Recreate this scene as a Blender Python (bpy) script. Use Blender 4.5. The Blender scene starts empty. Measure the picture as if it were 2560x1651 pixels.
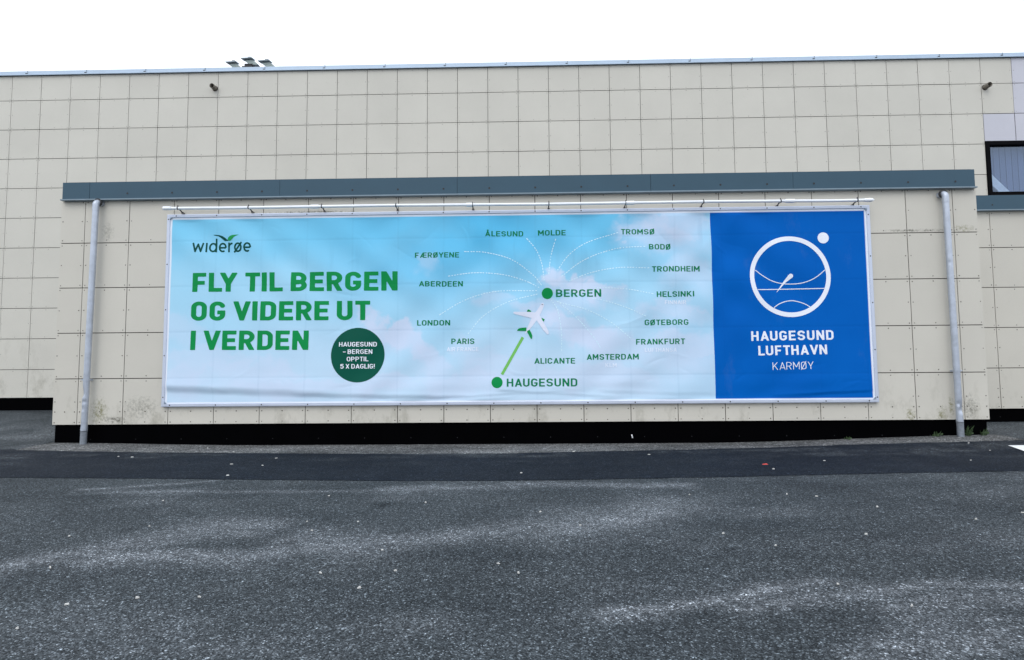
import bpy, bmesh, math, random
import numpy as np
from mathutils import Vector, Matrix

random.seed(7)
SC = bpy.context.scene
COL = SC.collection
ZS = 0.28                      # the cladding of the low extension starts 0.28 m above the asphalt
D = 3.5026                     # the tall wall stands this far behind the low one

# ------------------------------------------------------------------ camera
F_ = 1.4
YAW, PITCH, ROLL = 0.0203, 0.0640, -0.0079
CAM = np.array([5.8332, -7.2441, 0.7247 + ZS])


def cam_rot():
    ca, sa = math.cos(YAW), math.sin(YAW)
    cb, sb = math.cos(PITCH), math.sin(PITCH)
    cc, s_ = math.cos(ROLL), math.sin(ROLL)
    rz = np.array([[ca, sa, 0], [-sa, ca, 0], [0, 0, 1]])
    rx = np.array([[1, 0, 0], [0, cb, sb], [0, -sb, cb]])
    ry = np.array([[cc, 0, s_], [0, 1, 0], [-s_, 0, cc]])
    return ry @ rx @ rz


RW = cam_rot()                 # world -> (right, forward, up)
cam_data = bpy.data.cameras.new('camera')
cam = bpy.data.objects.new('camera', cam_data)
COL.objects.link(cam)
r_, f_, u_ = RW[0], RW[1], RW[2]
cam.matrix_world = Matrix(((r_[0], u_[0], -f_[0], CAM[0]), (r_[1], u_[1], -f_[1], CAM[1]),
                           (r_[2], u_[2], -f_[2], CAM[2]), (0, 0, 0, 1)))
cam_data.sensor_width = 36
cam_data.lens = F_ * 1000 / 2560 * 36
cam_data.clip_end = 1000
SC.camera = cam

# ------------------------------------------------------------------ world, sun, exposure (bright overcast)
W = bpy.data.worlds.new('World')
SC.world = W
W.use_nodes = True
wn = W.node_tree
wn.nodes.clear()
sky = wn.nodes.new('ShaderNodeTexSky')
sky.sky_type = 'NISHITA'
sky.sun_disc = False
sky.sun_elevation = math.radians(48)
sky.sun_rotation = math.radians(200)
sky.air_density = 1.0
sky.dust_density = 3.0
mixw = wn.nodes.new('ShaderNodeMix')
mixw.data_type = 'RGBA'
mixw.inputs['Factor'].default_value = 0.82
mixw.inputs['B'].default_value = (15.6, 16.6, 18.2, 1)       # the closed cloud layer
bgw = wn.nodes.new('ShaderNodeBackground')
bgw.inputs['Strength'].default_value = 0.10
outw = wn.nodes.new('ShaderNodeOutputWorld')
wn.links.new(sky.outputs['Color'], mixw.inputs['A'])
wn.links.new(mixw.outputs['Result'], bgw.inputs['Color'])
wn.links.new(bgw.outputs['Background'], outw.inputs['Surface'])

sun_d = bpy.data.lights.new('sun', 'SUN')
sun_d.energy = 0.7
sun_d.angle = math.radians(40)
sun_d.color = (1.0, 0.97, 0.92)
sun = bpy.data.objects.new('sun', sun_d)
COL.objects.link(sun)
el, az = math.radians(48), math.radians(200)
sd = Vector((math.sin(az) * math.cos(el), math.cos(az) * math.cos(el), math.sin(el)))
sun.rotation_euler = sd.to_track_quat('Z', 'Y').to_euler()

SC.view_settings.view_transform = 'Standard'
SC.view_settings.look = 'None'
SC.view_settings.exposure = 0.0
SC.view_settings.gamma = 1.0
SC.view_settings.use_curve_mapping = False
SC.cycles.max_bounces = 6


# ------------------------------------------------------------------ measuring helpers
def ray(px, py):
    return RW.T @ np.array([(px - 1280) / 1400, 1.0, -(py - 825.5) / 1400])


def at(px, py, Y):
    d = ray(px, py)
    return CAM + d * ((Y - CAM[1]) / d[1])


def sstep(a, b, v):
    t = np.clip((v - a) / (b - a), 0, 1)
    return t * t * (3 - 2 * t)


def vnoise(x, y, seed=0):
    x = np.asarray(x, float); y = np.asarray(y, float)
    xi = np.floor(x).astype(np.int64); yi = np.floor(y).astype(np.int64)
    fx = x - xi; fy = y - yi
    fx = fx * fx * (3 - 2 * fx); fy = fy * fy * (3 - 2 * fy)

    def h(a, b):
        n = (a * 374761393 + b * 668265263 + seed * 2147483) & 0x7fffffff
        n = ((n ^ (n >> 13)) * 1274126177) & 0x7fffffff
        n = (n ^ (n >> 16)) & 0xffff
        return n / 65535.0
    return (h(xi, yi) * (1 - fx) + h(xi + 1, yi) * fx) * (1 - fy) + (h(xi, yi + 1) * (1 - fx) + h(xi + 1, yi + 1) * fx) * fy


def fbm(x, y, seed=0, oct=4, gain=.5):
    s = 0; a = 1; t = 0
    for o in range(oct):
        s = s + a * vnoise(x * 2 ** o + 17.3 * o, y * 2 ** o - 9.1 * o, seed + o)
        t += a; a *= gain
    return s / t


def zground(x, y):
    x = np.asarray(x, float); y = np.asarray(y, float)
    near = sstep(-1.3, 0.0, y)
    a = .045 * sstep(2.5, -.5, x) + .085 * sstep(8.0, 12.0, x)
    back = .17 * sstep(.2, 3.4, y) * sstep(2.0, 0.0, x) + .04 * sstep(.1, 1.2, y) * sstep(10, 12, x)
    big = .012 * (fbm(x * .5, y * .5, 5, 2) - .5)
    return a * near + back + big * sstep(-.2, -2, y)


def gnd(px, py):
    z = 0.0
    d = ray(px, py)
    for _ in range(12):
        p = CAM + d * ((z - CAM[2]) / d[2])
        z = float(zground(p[0], p[1]))
    return p


# ------------------------------------------------------------------ object helpers
def tag(o, label=None, cat=None, group=None, kind=None):
    if label: o['label'] = label
    if cat: o['category'] = cat
    if group: o['group'] = group
    if kind: o['kind'] = kind
    return o


def empty(name, loc, label, cat, group=None):
    o = bpy.data.objects.new(name, None)
    o.empty_display_size = .2
    o.location = loc
    COL.objects.link(o)
    return tag(o, label, cat, group)


class MB:
    """collects faces in world coordinates, links them as one object"""
    def __init__(s):
        s.v = []; s.f = []; s.m = []; s.tone = []; s.smooth = []

    def face(s, pts, m=0, tone=1.0, smooth=False):
        n = len(s.v)
        s.v.extend([tuple(p) for p in pts])
        s.f.append(tuple(range(n, n + len(pts))))
        s.m.append(m); s.tone.append(tone); s.smooth.append(smooth)

    def mesh(s, verts, faces, m=0, tone=1.0, smooth=False):
        n = len(s.v)
        s.v.extend([tuple(p) for p in verts])
        for f in faces:
            s.f.append(tuple(i + n for i in f)); s.m.append(m); s.tone.append(tone); s.smooth.append(smooth)

    def box(s, x0, x1, y0, y1, z0, z1, m=0, tone=1.0, skip=''):
        v = [(x0, y0, z0), (x1, y0, z0), (x1, y1, z0), (x0, y1, z0), (x0, y0, z1), (x1, y0, z1), (x1, y1, z1), (x0, y1, z1)]
        fs = {'d': (0, 3, 2, 1), 'u': (4, 5, 6, 7), 'f': (0, 1, 5, 4), 'r': (1, 2, 6, 5), 'b': (2, 3, 7, 6), 'l': (3, 0, 4, 7)}
        s.mesh(v, [fs[k] for k in fs if k not in skip], m, tone)

    def tube(s, pts, rad, n=14, m=0, caps=True, tone=1.0):
        """swept tube through pts, rad one number or one per point"""
        pts = [Vector(p) for p in pts]
        if not hasattr(rad, '__len__'): rad = [rad] * len(pts)
        up = None; rings = []
        for i, p in enumerate(pts):
            t = (pts[min(i + 1, len(pts) - 1)] - pts[max(i - 1, 0)]).normalized()
            if up is None:
                up = t.orthogonal().normalized()
            up = (up - t * up.dot(t)).normalized()
            w = t.cross(up)
            rings.append([p + (up * math.cos(2 * math.pi * k / n) + w * math.sin(2 * math.pi * k / n)) * rad[i] for k in range(n)])
        vs = [q for r in rings for q in r]
        fs = []
        for i in range(len(pts) - 1):
            for k in range(n):
                a = i * n + k; b = i * n + (k + 1) % n
                fs.append((a, b, b + n, a + n))
        s.mesh(vs, fs, m, tone, True)
        if caps:
            s.face(list(reversed(rings[0])), m, tone)
            s.face(rings[-1], m, tone)

    def disc(s, c, r, y, n=8, m=0, tone=1.0, ax='y'):
        # a small screw head, proud of a wall that faces -y
        pts = [(c[0] + r * math.cos(2 * math.pi * k / n), y, c[1] + r * math.sin(2 * math.pi * k / n)) for k in range(n)]
        s.face(pts, m, tone)

    def build(s, name, mats, parent=None, label=None):
        me = bpy.data.meshes.new(name)
        o = bpy.data.objects.new(name, me)
        COL.objects.link(o)
        v = np.array(s.v, float)
        if parent is not None:
            base = parent
            off = np.zeros(3)
            while base is not None:
                off += np.array(base.location); base = base.parent
            v = v - off
            o.parent = parent
        else:
            c = np.array([(v[:, 0].min() + v[:, 0].max()) / 2, (v[:, 1].min() + v[:, 1].max()) / 2, v[:, 2].min()])
            v = v - c
            o.location = c
        me.from_pydata([tuple(p) for p in v], [], s.f)
        if not isinstance(mats, (list, tuple)): mats = [mats]
        for m in mats: me.materials.append(m)
        me.polygons.foreach_set('material_index', np.array(s.m, np.int32))
        me.polygons.foreach_set('use_smooth', np.array(s.smooth, bool))
        at_ = me.attributes.new('tone', 'FLOAT', 'FACE')
        at_.data.foreach_set('value', np.array(s.tone, np.float32))
        me.update()
        if label: o['label'] = label
        return o


# ------------------------------------------------------------------ materials
def sr(r, g, b):
    """sRGB 0-255 to linear"""
    f = lambda c: (c / 255 / 12.92) if c / 255 <= .04045 else ((c / 255 + .055) / 1.055) ** 2.4
    return (f(r), f(g), f(b), 1)


class NT:
    def __init__(s, name):
        s.m = bpy.data.materials.new(name); s.m.use_nodes = True
        s.t = s.m.node_tree; s.b = s.t.nodes['Principled BSDF']

    def n(s, typ, **kw):
        nd = s.t.nodes.new(typ)
        for k, v in kw.items(): setattr(nd, k, v)
        return nd

    def l(s, a, b): s.t.links.new(a, b)

    def pos(s):
        return s.n('ShaderNodeNewGeometry').outputs['Position']

    def noise(s, vec, scale, detail=4, rough=.55, stretch=None):
        nd = s.n('ShaderNodeTexNoise')
        nd.inputs['Scale'].default_value = scale
        nd.inputs['Detail'].default_value = detail
        nd.inputs['Roughness'].default_value = rough
        if stretch:
            mp = s.n('ShaderNodeMapping'); mp.inputs['Scale'].default_value = stretch
            s.l(vec, mp.inputs['Vector']); vec = mp.outputs['Vector']
        s.l(vec, nd.inputs['Vector'])
        return nd.outputs['Fac']

    def ramp(s, fac, stops):
        nd = s.n('ShaderNodeValToRGB')
        e = nd.color_ramp.elements
        while len(e) < len(stops): e.new(.5)
        for el_, (p, c) in zip(e, stops):
            el_.position = p
            el_.color = c if hasattr(c, '__len__') else (c, c, c, 1)
        s.l(fac, nd.inputs['Fac'])
        return nd.outputs['Color']

    def mix(s, fac, a, b, mode='MIX'):
        nd = s.n('ShaderNodeMix'); nd.data_type = 'RGBA'; nd.blend_type = mode
        for i, v in (('Factor', fac), ('A', a), ('B', b)):
            if isinstance(v, (int, float)) : nd.inputs[i].default_value = v if i == 'Factor' else (v, v, v, 1)
            elif isinstance(v, tuple): nd.inputs[i].default_value = v
            else: s.l(v, nd.inputs[i])
        return nd.outputs['Result']

    def math(s, op, a, b=None, clamp=False):
        nd = s.n('ShaderNodeMath'); nd.operation = op; nd.use_clamp = clamp
        for i, v in ((0, a), (1, b)):
            if v is None: continue
            if isinstance(v, (int, float)): nd.inputs[i].default_value = v
            else: s.l(v, nd.inputs[i])
        return nd.outputs[0]

    def attr(s, name):
        nd = s.n('ShaderNodeAttribute'); nd.attribute_name = name
        return nd

    def bump(s, h, strength=.3, dist=.002):
        nd = s.n('ShaderNodeBump'); nd.inputs['Strength'].default_value = strength; nd.inputs['Distance'].default_value = dist
        s.l(h, nd.inputs['Height']); s.l(nd.outputs['Normal'], s.b.inputs['Normal'])

    def set(s, col=None, rough=None, metal=None, spec=None):
        for k, v in (('Base Color', col), ('Roughness', rough), ('Metallic', metal), ('Specular IOR Level', spec)):
            if v is None: continue
            if isinstance(v, (int, float, tuple)): s.b.inputs[k].default_value = v
            else: s.l(v, s.b.inputs[k])
        return s.m


def simple(name, col, rough=.5, metal=0, var=.12, scale=9, spec=.5, bump=0):
    t = NT(name)
    nz = t.noise(t.pos(), scale, 5)
    k = t.ramp(nz, [(.25, 1 - var), (.75, 1 + var)])
    c = t.mix(1.0, tuple(col), k, 'MULTIPLY')
    rr = t.math('MULTIPLY_ADD', nz, .18)
    rr.node.inputs[2].default_value = max(0, rough - .09)
    if bump: t.bump(t.noise(t.pos(), 120, 3), bump, .001)
    return t.set(c, rr, metal, spec)


def mat_cladding(name, base, stain_z0, stain_h, spots=()):
    """mineral facade boards: tone per board, faint cloudiness, rain dirt and algae towards the lowest boards"""
    t = NT(name)
    P = t.pos()
    tone = t.attr('tone').outputs['Fac']
    c = t.mix(1.0, tuple(base), t.ramp(t.noise(P, 1.1, 5), [(.3, .965), (.7, 1.03)]), 'MULTIPLY')
    c = t.mix(1.0, c, t.ramp(t.noise(P, 260, 2), [(.3, .95), (.7, 1.05)]), 'MULTIPLY')
    cmb = t.n('ShaderNodeCombineColor')
    for i in range(3): t.l(tone, cmb.inputs[i])
    c = t.mix(1.0, c, cmb.outputs[0], 'MULTIPLY')
    # thin scuffs anywhere, low contrast
    sc = t.ramp(t.noise(P, 7, 8, .7, (1, 1, 1.7)), [(.64, 0.0), (.74, 1.0)])
    c = t.mix(t.math('MULTIPLY', sc, .10), c, sr(120, 116, 104))
    # splash dirt near the bottom
    sx = t.n('ShaderNodeSeparateXYZ'); t.l(P, sx.inputs[0])
    low = t.n('ShaderNodeMapRange'); low.inputs['From Min'].default_value = stain_z0 + stain_h
    low.inputs['From Max'].default_value = stain_z0
    t.l(sx.outputs['Z'], low.inputs['Value'])
    lo = low.outputs['Result']
    d1 = t.ramp(t.noise(P, 3.1, 9, .72, (1.0, 1, .55)), [(.52, 0.0), (.72, 1.0)])
    d1 = t.math('MULTIPLY', d1, t.math('POWER', lo, 1.3))
    c = t.mix(t.math('MULTIPLY', d1, .55), c, sr(104, 100, 78))
    d2 = t.ramp(t.noise(P, 14, 9, .75, (1, 1, .5)), [(.6, 0.0), (.72, 1.0)])
    d2 = t.math('MULTIPLY', d2, t.math('POWER', lo, 2.5))
    c = t.mix(t.math('MULTIPLY', d2, .5), c, sr(70, 70, 48))
    nz_ = t.noise(P, 26, 8, .78)
    for (mx, mz, rx, rz, k_, col_) in spots:
        dx = t.math('DIVIDE', t.math('SUBTRACT', sx.outputs['X'], mx), rx)
        dz = t.math('DIVIDE', t.math('SUBTRACT', sx.outputs['Z'], mz), rz)
        r2 = t.math('ADD', t.math('MULTIPLY', dx, dx), t.math('MULTIPLY', dz, dz))
        fall = t.math('SUBTRACT', 1.0, r2, True)
        mk_ = t.ramp(t.math('ADD', nz_, t.math('MULTIPLY', fall, .16)), [(.58, 0.0), (.74, 1.0)])
        mk_ = t.math('MULTIPLY', mk_, t.math('MULTIPLY', fall, k_ * .62), True)
        c = t.mix(mk_, c, col_)
    t.bump(t.noise(P, 190, 3), .12, .001)
    return t.set(c, .62, 0, .2)


M = {}
OLIVE, SOOT = sr(112, 110, 62), sr(72, 72, 60)
SPOTS = []
for (px, py, rx, rz, k_, col_) in ((248, 1030, .17, .26, 1.4, OLIVE), (285, 1050, .22, .07, 1.5, SOOT), (350, 1020, .35, .22, .8, SOOT), (2300, 576.5, .75, .03, 1.2, SOOT),
                                  (2410, 572, .2, .08, 1.0, OLIVE), (2277, 1038, .1, .14, 1.4, OLIVE), (2355, 1040, .1, .2, 1.3, OLIVE), (2378, 1015, .05, .2, 1.4, OLIVE),
                                  (2425, 1020, .16, .24, 1.1, SOOT), (1880, 521, 1.2, .03, 1.6, SOOT), (780, 531, .9, .03, 1.5, SOOT), (270, 580, .12, .2, .7, SOOT)):
    q_ = at(px, py, 0)
    SPOTS.append((float(q_[0]), float(q_[2]), rx, rz, k_, col_))
M['board'] = mat_cladding('facade_board', sr(203, 199, 188), ZS, .85, SPOTS)
M['board_back'] = mat_cladding('facade_board_upper', sr(203, 200, 190), .45, 1.5)
M['screw'] = simple('board_screw', sr(92, 86, 78), .5, .3)
M['screw_far'] = simple('board_screw_painted', sr(150, 146, 138), .5, .1)
M['core'] = simple('dark_joint_backing', sr(54, 48, 42), .8)
M['plinth'] = simple('black_plinth_paint', (.0008, .0008, .0012, 1), .9, 0, .3, 4, .02)
M['fascia'] = simple('slate_blue_sheet_metal', sr(62, 87, 102), .5, 0, .05, 2.5, .2)
M['fascia_edge'] = simple('fascia_drip_edge', sr(120, 138, 150), .45)
M['black'] = simple('black_fixing', (.01, .01, .012, 1), .5)
M['coping'] = simple('galvanised_coping', sr(176, 194, 212), .45, .15, .06, 3)
M['seam'] = simple('coping_seam', sr(140, 154, 168), .5, .3)
M['alu'] = simple('aluminium_profile', sr(196, 204, 220), .42, .25, .05, 6)
M['zinc'] = simple('galvanised_steel_pipe', sr(178, 185, 196), .36, .4, .16, 12)
M['zinc_worn'] = simple('worn_grey_foot', sr(128, 134, 142), .6, .3, .3, 30)
M['dent'] = simple('bare_bright_zinc', sr(196, 208, 220), .3, .6, .1, 20)
M['white_plastic'] = simple('white_plastic_tube', sr(240, 244, 248), .4, 0, .04, 8)
M['bracket'] = simple('dark_clip', sr(44, 46, 52), .5, .2)
M['bracket_foot'] = simple('grey_bracket_foot', sr(120, 116, 112), .5, .4)
M['spout'] = simple('weathered_pipe_stub', sr(112, 106, 96), .6, .2, .3, 25)
M['roofing'] = simple('roofing_felt', sr(70, 72, 74), .9, 0, .2, 6)
M['lamp'] = simple('lamp_housing', sr(158, 168, 174), .5, .4)
M['lamp_glass'] = simple('lamp_front_glass', sr(208, 218, 208), .3)
M['frame_black'] = simple('black_window_frame', (.002, .002, .003, 1), .6, 0, .1, 9, .04)
M['marking'] = simple('white_road_paint', sr(226, 228, 230), .7, 0, .12, 40)


def mat_vinyl():
    t = NT('printed_vinyl')
    c = t.attr('print').outputs['Color']
    P = t.pos()
    c = t.mix(1.0, c, t.ramp(t.noise(P, 400, 2), [(.3, .96), (.7, 1.04)]), 'MULTIPLY')
    dirt = t.ramp(t.noise(P, 2.2, 9, .7, (1, 1, .45)), [(.58, 0.0), (.8, 1.0)])
    c = t.mix(t.math('MULTIPLY', dirt, .10), c, sr(150, 160, 172))
    t.bump(t.noise(P, 260, 2), .06, .001)
    return t.set(c, .55, 0, .05)


M['vinyl'] = mat_vinyl()


def ink(name, col):
    return simple(name, col, .55, 0, .05, 3, .12)


M['ink_green'] = ink('green_ink', sr(6, 140, 72))
M['ink_name'] = ink('dark_green_ink', sr(14, 122, 80))
M['ink_deep'] = ink('deep_green_ink', sr(0, 72, 62))
M['ink_badge'] = ink('badge_green_ink', sr(0, 82, 66))
M['ink_leaf'] = ink('leaf_green_ink', sr(34, 150, 78))
M['ink_lime'] = ink('lime_green_ink', sr(118, 190, 96))
M['ink_white'] = ink('white_ink', sr(236, 240, 250))
M['ink_pale'] = ink('pale_white_ink', sr(222, 234, 250))
M['ink_route'] = ink('route_line_ink', sr(212, 240, 252))
M['ink_grey'] = ink('grey_ink', sr(110, 116, 128))


def mat_ground(name, dark, light, dustc, speck, grain=150.):
    t = NT(name)
    P = t.pos()
    dust = t.attr('dust').outputs['Fac']
    v = t.n('ShaderNodeTexVoronoi'); v.inputs['Scale'].default_value = grain; v.feature = 'F1'
    t.l(P, v.inputs['Vector'])
    sepc = t.n('ShaderNodeSeparateColor'); t.l(v.outputs['Color'], sepc.inputs[0])
    stone = t.ramp(sepc.outputs[0], [(0.0, .34), (.45, .74), (.78, 1.25), (.93, 1.9), (1.0, speck)])
    v2 = t.n('ShaderNodeTexVoronoi'); v2.inputs['Scale'].default_value = grain * .42
    t.l(P, v2.inputs['Vector'])
    sep2 = t.n('ShaderNodeSeparateColor'); t.l(v2.outputs['Color'], sep2.inputs[0])
    big = t.ramp(sep2.outputs[1], [(0.0, .72), (.86, 1.08), (.95, 1.3), (1.0, 2.2)])
    stone = t.mix(1.0, stone, big, 'MULTIPLY')
    grit = t.ramp(t.noise(P, 55, 6, .75), [(.3, .78), (.7, 1.22)])
    patch = t.ramp(t.noise(P, .55, 7, .62), [(.32, .86), (.68, 1.14)])
    c = t.mix(t.ramp(t.noise(P, 1.7, 6, .6, (.6, 1, 1)), [(.35, 0.0), (.7, 1.0)]), tuple(dark), tuple(light))
    dn = t.ramp(t.noise(P, 16, 8, .78, (.6, 1, 1)), [(.30, 0.0), (.66, 1.0)])
    dd = t.math('MULTIPLY', dust, dn, True)
    c = t.mix(t.math('MULTIPLY', dust, -1.0, True), c, (.008, .010, .013, 1))
    c = t.mix(dd, c, tuple(dustc))
    c = t.mix(1.0, c, patch, 'MULTIPLY')
    c = t.mix(1.0, c, grit, 'MULTIPLY')
    c = t.mix(1.0, c, stone, 'MULTIPLY')
    h = t.math('ADD', t.math('MULTIPLY', v.outputs['Distance'], -1.0), t.noise(P, 60, 5, .7))
    t.bump(h, .55, .006)
    return t.set(c, .88, 0, .10)


M['asphalt'] = mat_ground('worn_asphalt', (.042, .050, .056, 1), (.064, .074, .081, 1), (.215, .232, .25, 1), 4.6, 185.)
M['asphalt_new'] = mat_ground('fresh_asphalt', (.0085, .0130, .0210, 1), (.0135, .0190, .028, 1), (.075, .084, .092, 1), 2.6, 190.)
M['verge'] = mat_ground('gravelly_edge', (.045, .048, .050, 1), (.15, .155, .157, 1), (.27, .27, .268, 1), 3., 110.)


# ------------------------------------------------------------------ ground
def axis(*segs):
    out = []
    for a, b, st in segs:
        n = max(1, int(round((b - a) / st)))
        out += list(np.linspace(a, b, n, endpoint=False))
    out.append(segs[-1][1])
    return np.array(out)


def grid_mesh(name, xs, ys, zf, mat, attr, kind):
    X, Y = np.meshgrid(xs, ys)
    Z = zf(X, Y)
    nx, ny = len(xs), len(ys)
    v = np.stack([X, Y, Z], -1).reshape(-1, 3)
    i = np.arange(nx * ny).reshape(ny, nx)
    f = np.stack([i[:-1, :-1], i[:-1, 1:], i[1:, 1:], i[1:, :-1]], -1).reshape(-1, 4)
    me = bpy.data.meshes.new(name)
    me.vertices.add(len(v)); me.vertices.foreach_set('co', v.ravel())
    me.loops.add(f.size); me.loops.foreach_set('vertex_index', f.ravel().astype(np.int32))
    me.polygons.add(len(f)); me.polygons.foreach_set('loop_start', np.arange(0, f.size, 4, dtype=np.int32))
    me.polygons.foreach_set('use_smooth', np.ones(len(f), bool))
    me.update(calc_edges=True); me.validate()
    a = me.attributes.new('dust', 'FLOAT', 'POINT'); a.data.foreach_set('value', attr(X, Y).ravel().astype(np.float32))
    me.materials.append(mat)
    o = bpy.data.objects.new(name, me); COL.objects.link(o)
    o['kind'] = kind
    return o


def seg_dist(X, Y, pts):
    best = np.full(X.shape, 1e9); tt = np.zeros(X.shape)
    n = len(pts) - 1
    for k in range(n):
        a, b = pts[k], pts[k + 1]
        dx, dy = b[0] - a[0], b[1] - a[1]
        u = np.clip(((X - a[0]) * dx + (Y - a[1]) * dy) / (dx * dx + dy * dy + 1e-9), 0, 1)
        d = np.hypot(X - a[0] - u * dx, Y - a[1] - u * dy)
        w = d < best
        best = np.where(w, d, best); tt = np.where(w, (k + u) / n, tt)
    return best, tt


def gp(pts):
    return [gnd(*p)[:2] for p in pts]


def zl(pts, ox):   # coordinates read in the two enlarged views of the forecourt
    return [(ox + u / 1.8656, 1050 + v / 1.8656) for u, v in pts]


STREAKS = [   # traces where tyres and rain left pale dust: course, half width (m), amount
    (gp(zl([(-200, 740), (0, 690), (180, 655), (300, 640)], 0)), .11, .85),
    (gp(zl([(440, 620), (560, 590), (700, 562), (830, 545), (1000, 505), (1200, 507)], 0)), .16, .75),
    (gp(zl([(480, 650), (700, 640), (860, 628), (1150, 640), (1400, 595), (1700, 582), (2000, 560), (2200, 530), (2388, 512)], 0)), .13, .8),
    (gp(zl([(1400, 560), (1560, 570), (1700, 590)], 0)), .2, .55),
    (gp(zl([(0, 512), (150, 500), (300, 490), (470, 475), (600, 462), (680, 430)], 1280)), .17, .7),
    (gp(zl([(420, 440), (560, 420), (680, 390)], 1280)), .3, .45),
    (gp(zl([(0, 300), (160, 296), (300, 306), (560, 304), (800, 308)], 1280)), .09, .8),
    (gp(zl([(380, 325), (600, 310), (800, 298), (1000, 286)], 0)), .035, .8),
    (gp(zl([(520, 338), (900, 334), (1300, 336), (1700, 332)], 0)), .04, .45),
    (gp(zl([(1800, 325), (2100, 318), (2388, 312)], 0)), .09, .55),
    (gp(zl([(460, 902), (640, 878), (850, 842), (1050, 806), (1280, 770), (1420, 752)], 1280)), .045, .95),
    (gp(zl([(1050, 866), (1250, 846), (1450, 818), (1620, 806), (1800, 790), (2100, 778), (2388, 768)], 1280)), .06, .85),
    (gp(zl([(1000, 828), (1250, 806), (1500, 780), (1700, 776)], 1280)), .06, .5),
    (gp(zl([(1420, 752), (1560, 760), (1750, 775)], 1280)), .05, .5),
    (gp(zl([(1850, 1070), (2050, 1030), (2250, 1010), (2450, 1000)], 1280)), .12, .75),
    (gp(zl([(1800, 880), (2000, 850), (2250, 840), (2450, 850)], 1280)), .10, .6),
    (gp(zl([(1900, 940), (2150, 920), (2400, 930)], 1280)), .05, .5),
    (gp(zl([(1650, 1110), (1900, 1105), (2300, 1085)], 1280)), .08, .6),
]


STAINS = [   # oil and damp, and the open crack that runs off the corner of the plinth
    (gp(zl([(1777, 404), (1784, 396)], 0)), .05, .6), (gp(zl([(585, 514), (604, 510)], 0)), .04, .45), (gp(zl([(1330, 290), (1420, 305), (1500, 312)], 1280)), .2, .35),
    (gp([(131, 1104), (110, 1113), (88, 1120), (62, 1126)]), .03, .8), (gp(zl([(850, 560), (852, 561)], 1280)), .03, .5), (gp(zl([(1020, 602), (1024, 602)], 1280)), .03, .4)]


def dust_main(X, Y):
    d = np.zeros(X.shape)
    wob = (fbm(X * 2.2, Y * 4, 11, 4) - .5)
    for pts, w, a in STREAKS:
        ds, t = seg_dist(X, Y + wob * .14, pts)
        ww = w * (.7 + .9 * fbm(X * 1.7, Y * 1.7, 3, 3))
        d = np.maximum(d, a * np.exp(-(ds / ww) ** 2))
    d = d * (.55 + .9 * fbm(X * 3.1, Y * 7.0, 21, 5, .6))
    d += .28 * sstep(.50, .75, fbm(X * .8, Y * 1.5, 31, 5, .6))
    # dirt washed down between the two wings of the building
    d += .55 * sstep(.25, .6, Y) * sstep(2.6, .4, Y) * sstep(.42, .66, fbm(X * 1.6, Y * 1.3, 8, 5, .6))
    d -= .5 * sstep(2.2, 3.3, Y) * fbm(X * 2, Y * 2, 9, 4)
    for pts, w, a in STAINS:
        ds, t = seg_dist(X, Y, pts)
        d = d * (1 - np.exp(-(ds / (2 * w)) ** 2)) - a * np.exp(-(ds / (w * (.5 + fbm(X * 6, Y * 6, 77, 3)))) ** 2)
    return np.clip(d, -1, 1)


gx = axis((-150, -14, 8), (-14, -3, .4), (-3, 14.5, .03), (14.5, 26, .4), (26, 160, 8))
gy = axis((-150, -14, 8), (-14, -6, .3), (-6, .2, .03), (.2, 4.5, .1), (4.5, 20, .8), (20, 150, 10))
grid_mesh('asphalt_ground', gx, gy, lambda X, Y: zground(X, Y), M['asphalt'], dust_main, 'structure')


def strip(name, far, near, mat, lift, n_s, rag_far, rag_near, attr, kind, seed=1, n_t=16):
    """a sheet that lies on the ground between two edges given as seen from the kerb line"""
    fx = np.array([p[0] for p in far]); fy = np.array([p[1] for p in far])
    nx = np.array([p[0] for p in near]); ny = np.array([p[1] for p in near])
    xs = np.linspace(max(fx.min(), nx.min()), min(fx.max(), nx.max()), n_s)
    yf = np.interp(xs, fx, fy) + rag_far * (fbm(xs * 5, xs * 0 + seed, seed, 5, .65) - .5) * 2
    yn = np.interp(xs, nx, ny) + rag_near * (fbm(xs * 5, xs * 0 + seed + 9, seed + 5, 5, .65) - .5) * 2
    ts = np.linspace(0, 1, n_t)
    X = np.repeat(xs[None], n_t, 0)
    Y = yn[None] + (yf - yn)[None] * ts[:, None]
    edge = np.minimum(ts, 1 - ts)[:, None]
    Z = zground(X, Y) + lift * np.where(edge < 1e-6, .3, 1.0)
    v = np.stack([X, Y, Z], -1).reshape(-1, 3)
    i = np.arange(n_s * n_t).reshape(n_t, n_s)
    f = np.stack([i[:-1, :-1], i[:-1, 1:], i[1:, 1:], i[1:, :-1]], -1).reshape(-1, 4)
    me = bpy.data.meshes.new(name)
    me.from_pydata([tuple(p) for p in v], [], [tuple(q) for q in f])
    me.polygons.foreach_set('use_smooth', np.ones(len(f), bool))
    a = me.attributes.new('dust', 'FLOAT', 'POINT'); a.data.foreach_set('value', attr(X, Y).ravel().astype(np.float32))
    me.materials.append(mat)
    o = bpy.data.objects.new(name, me); COL.objects.link(o)
    if kind: o['kind'] = kind
    return o


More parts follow.
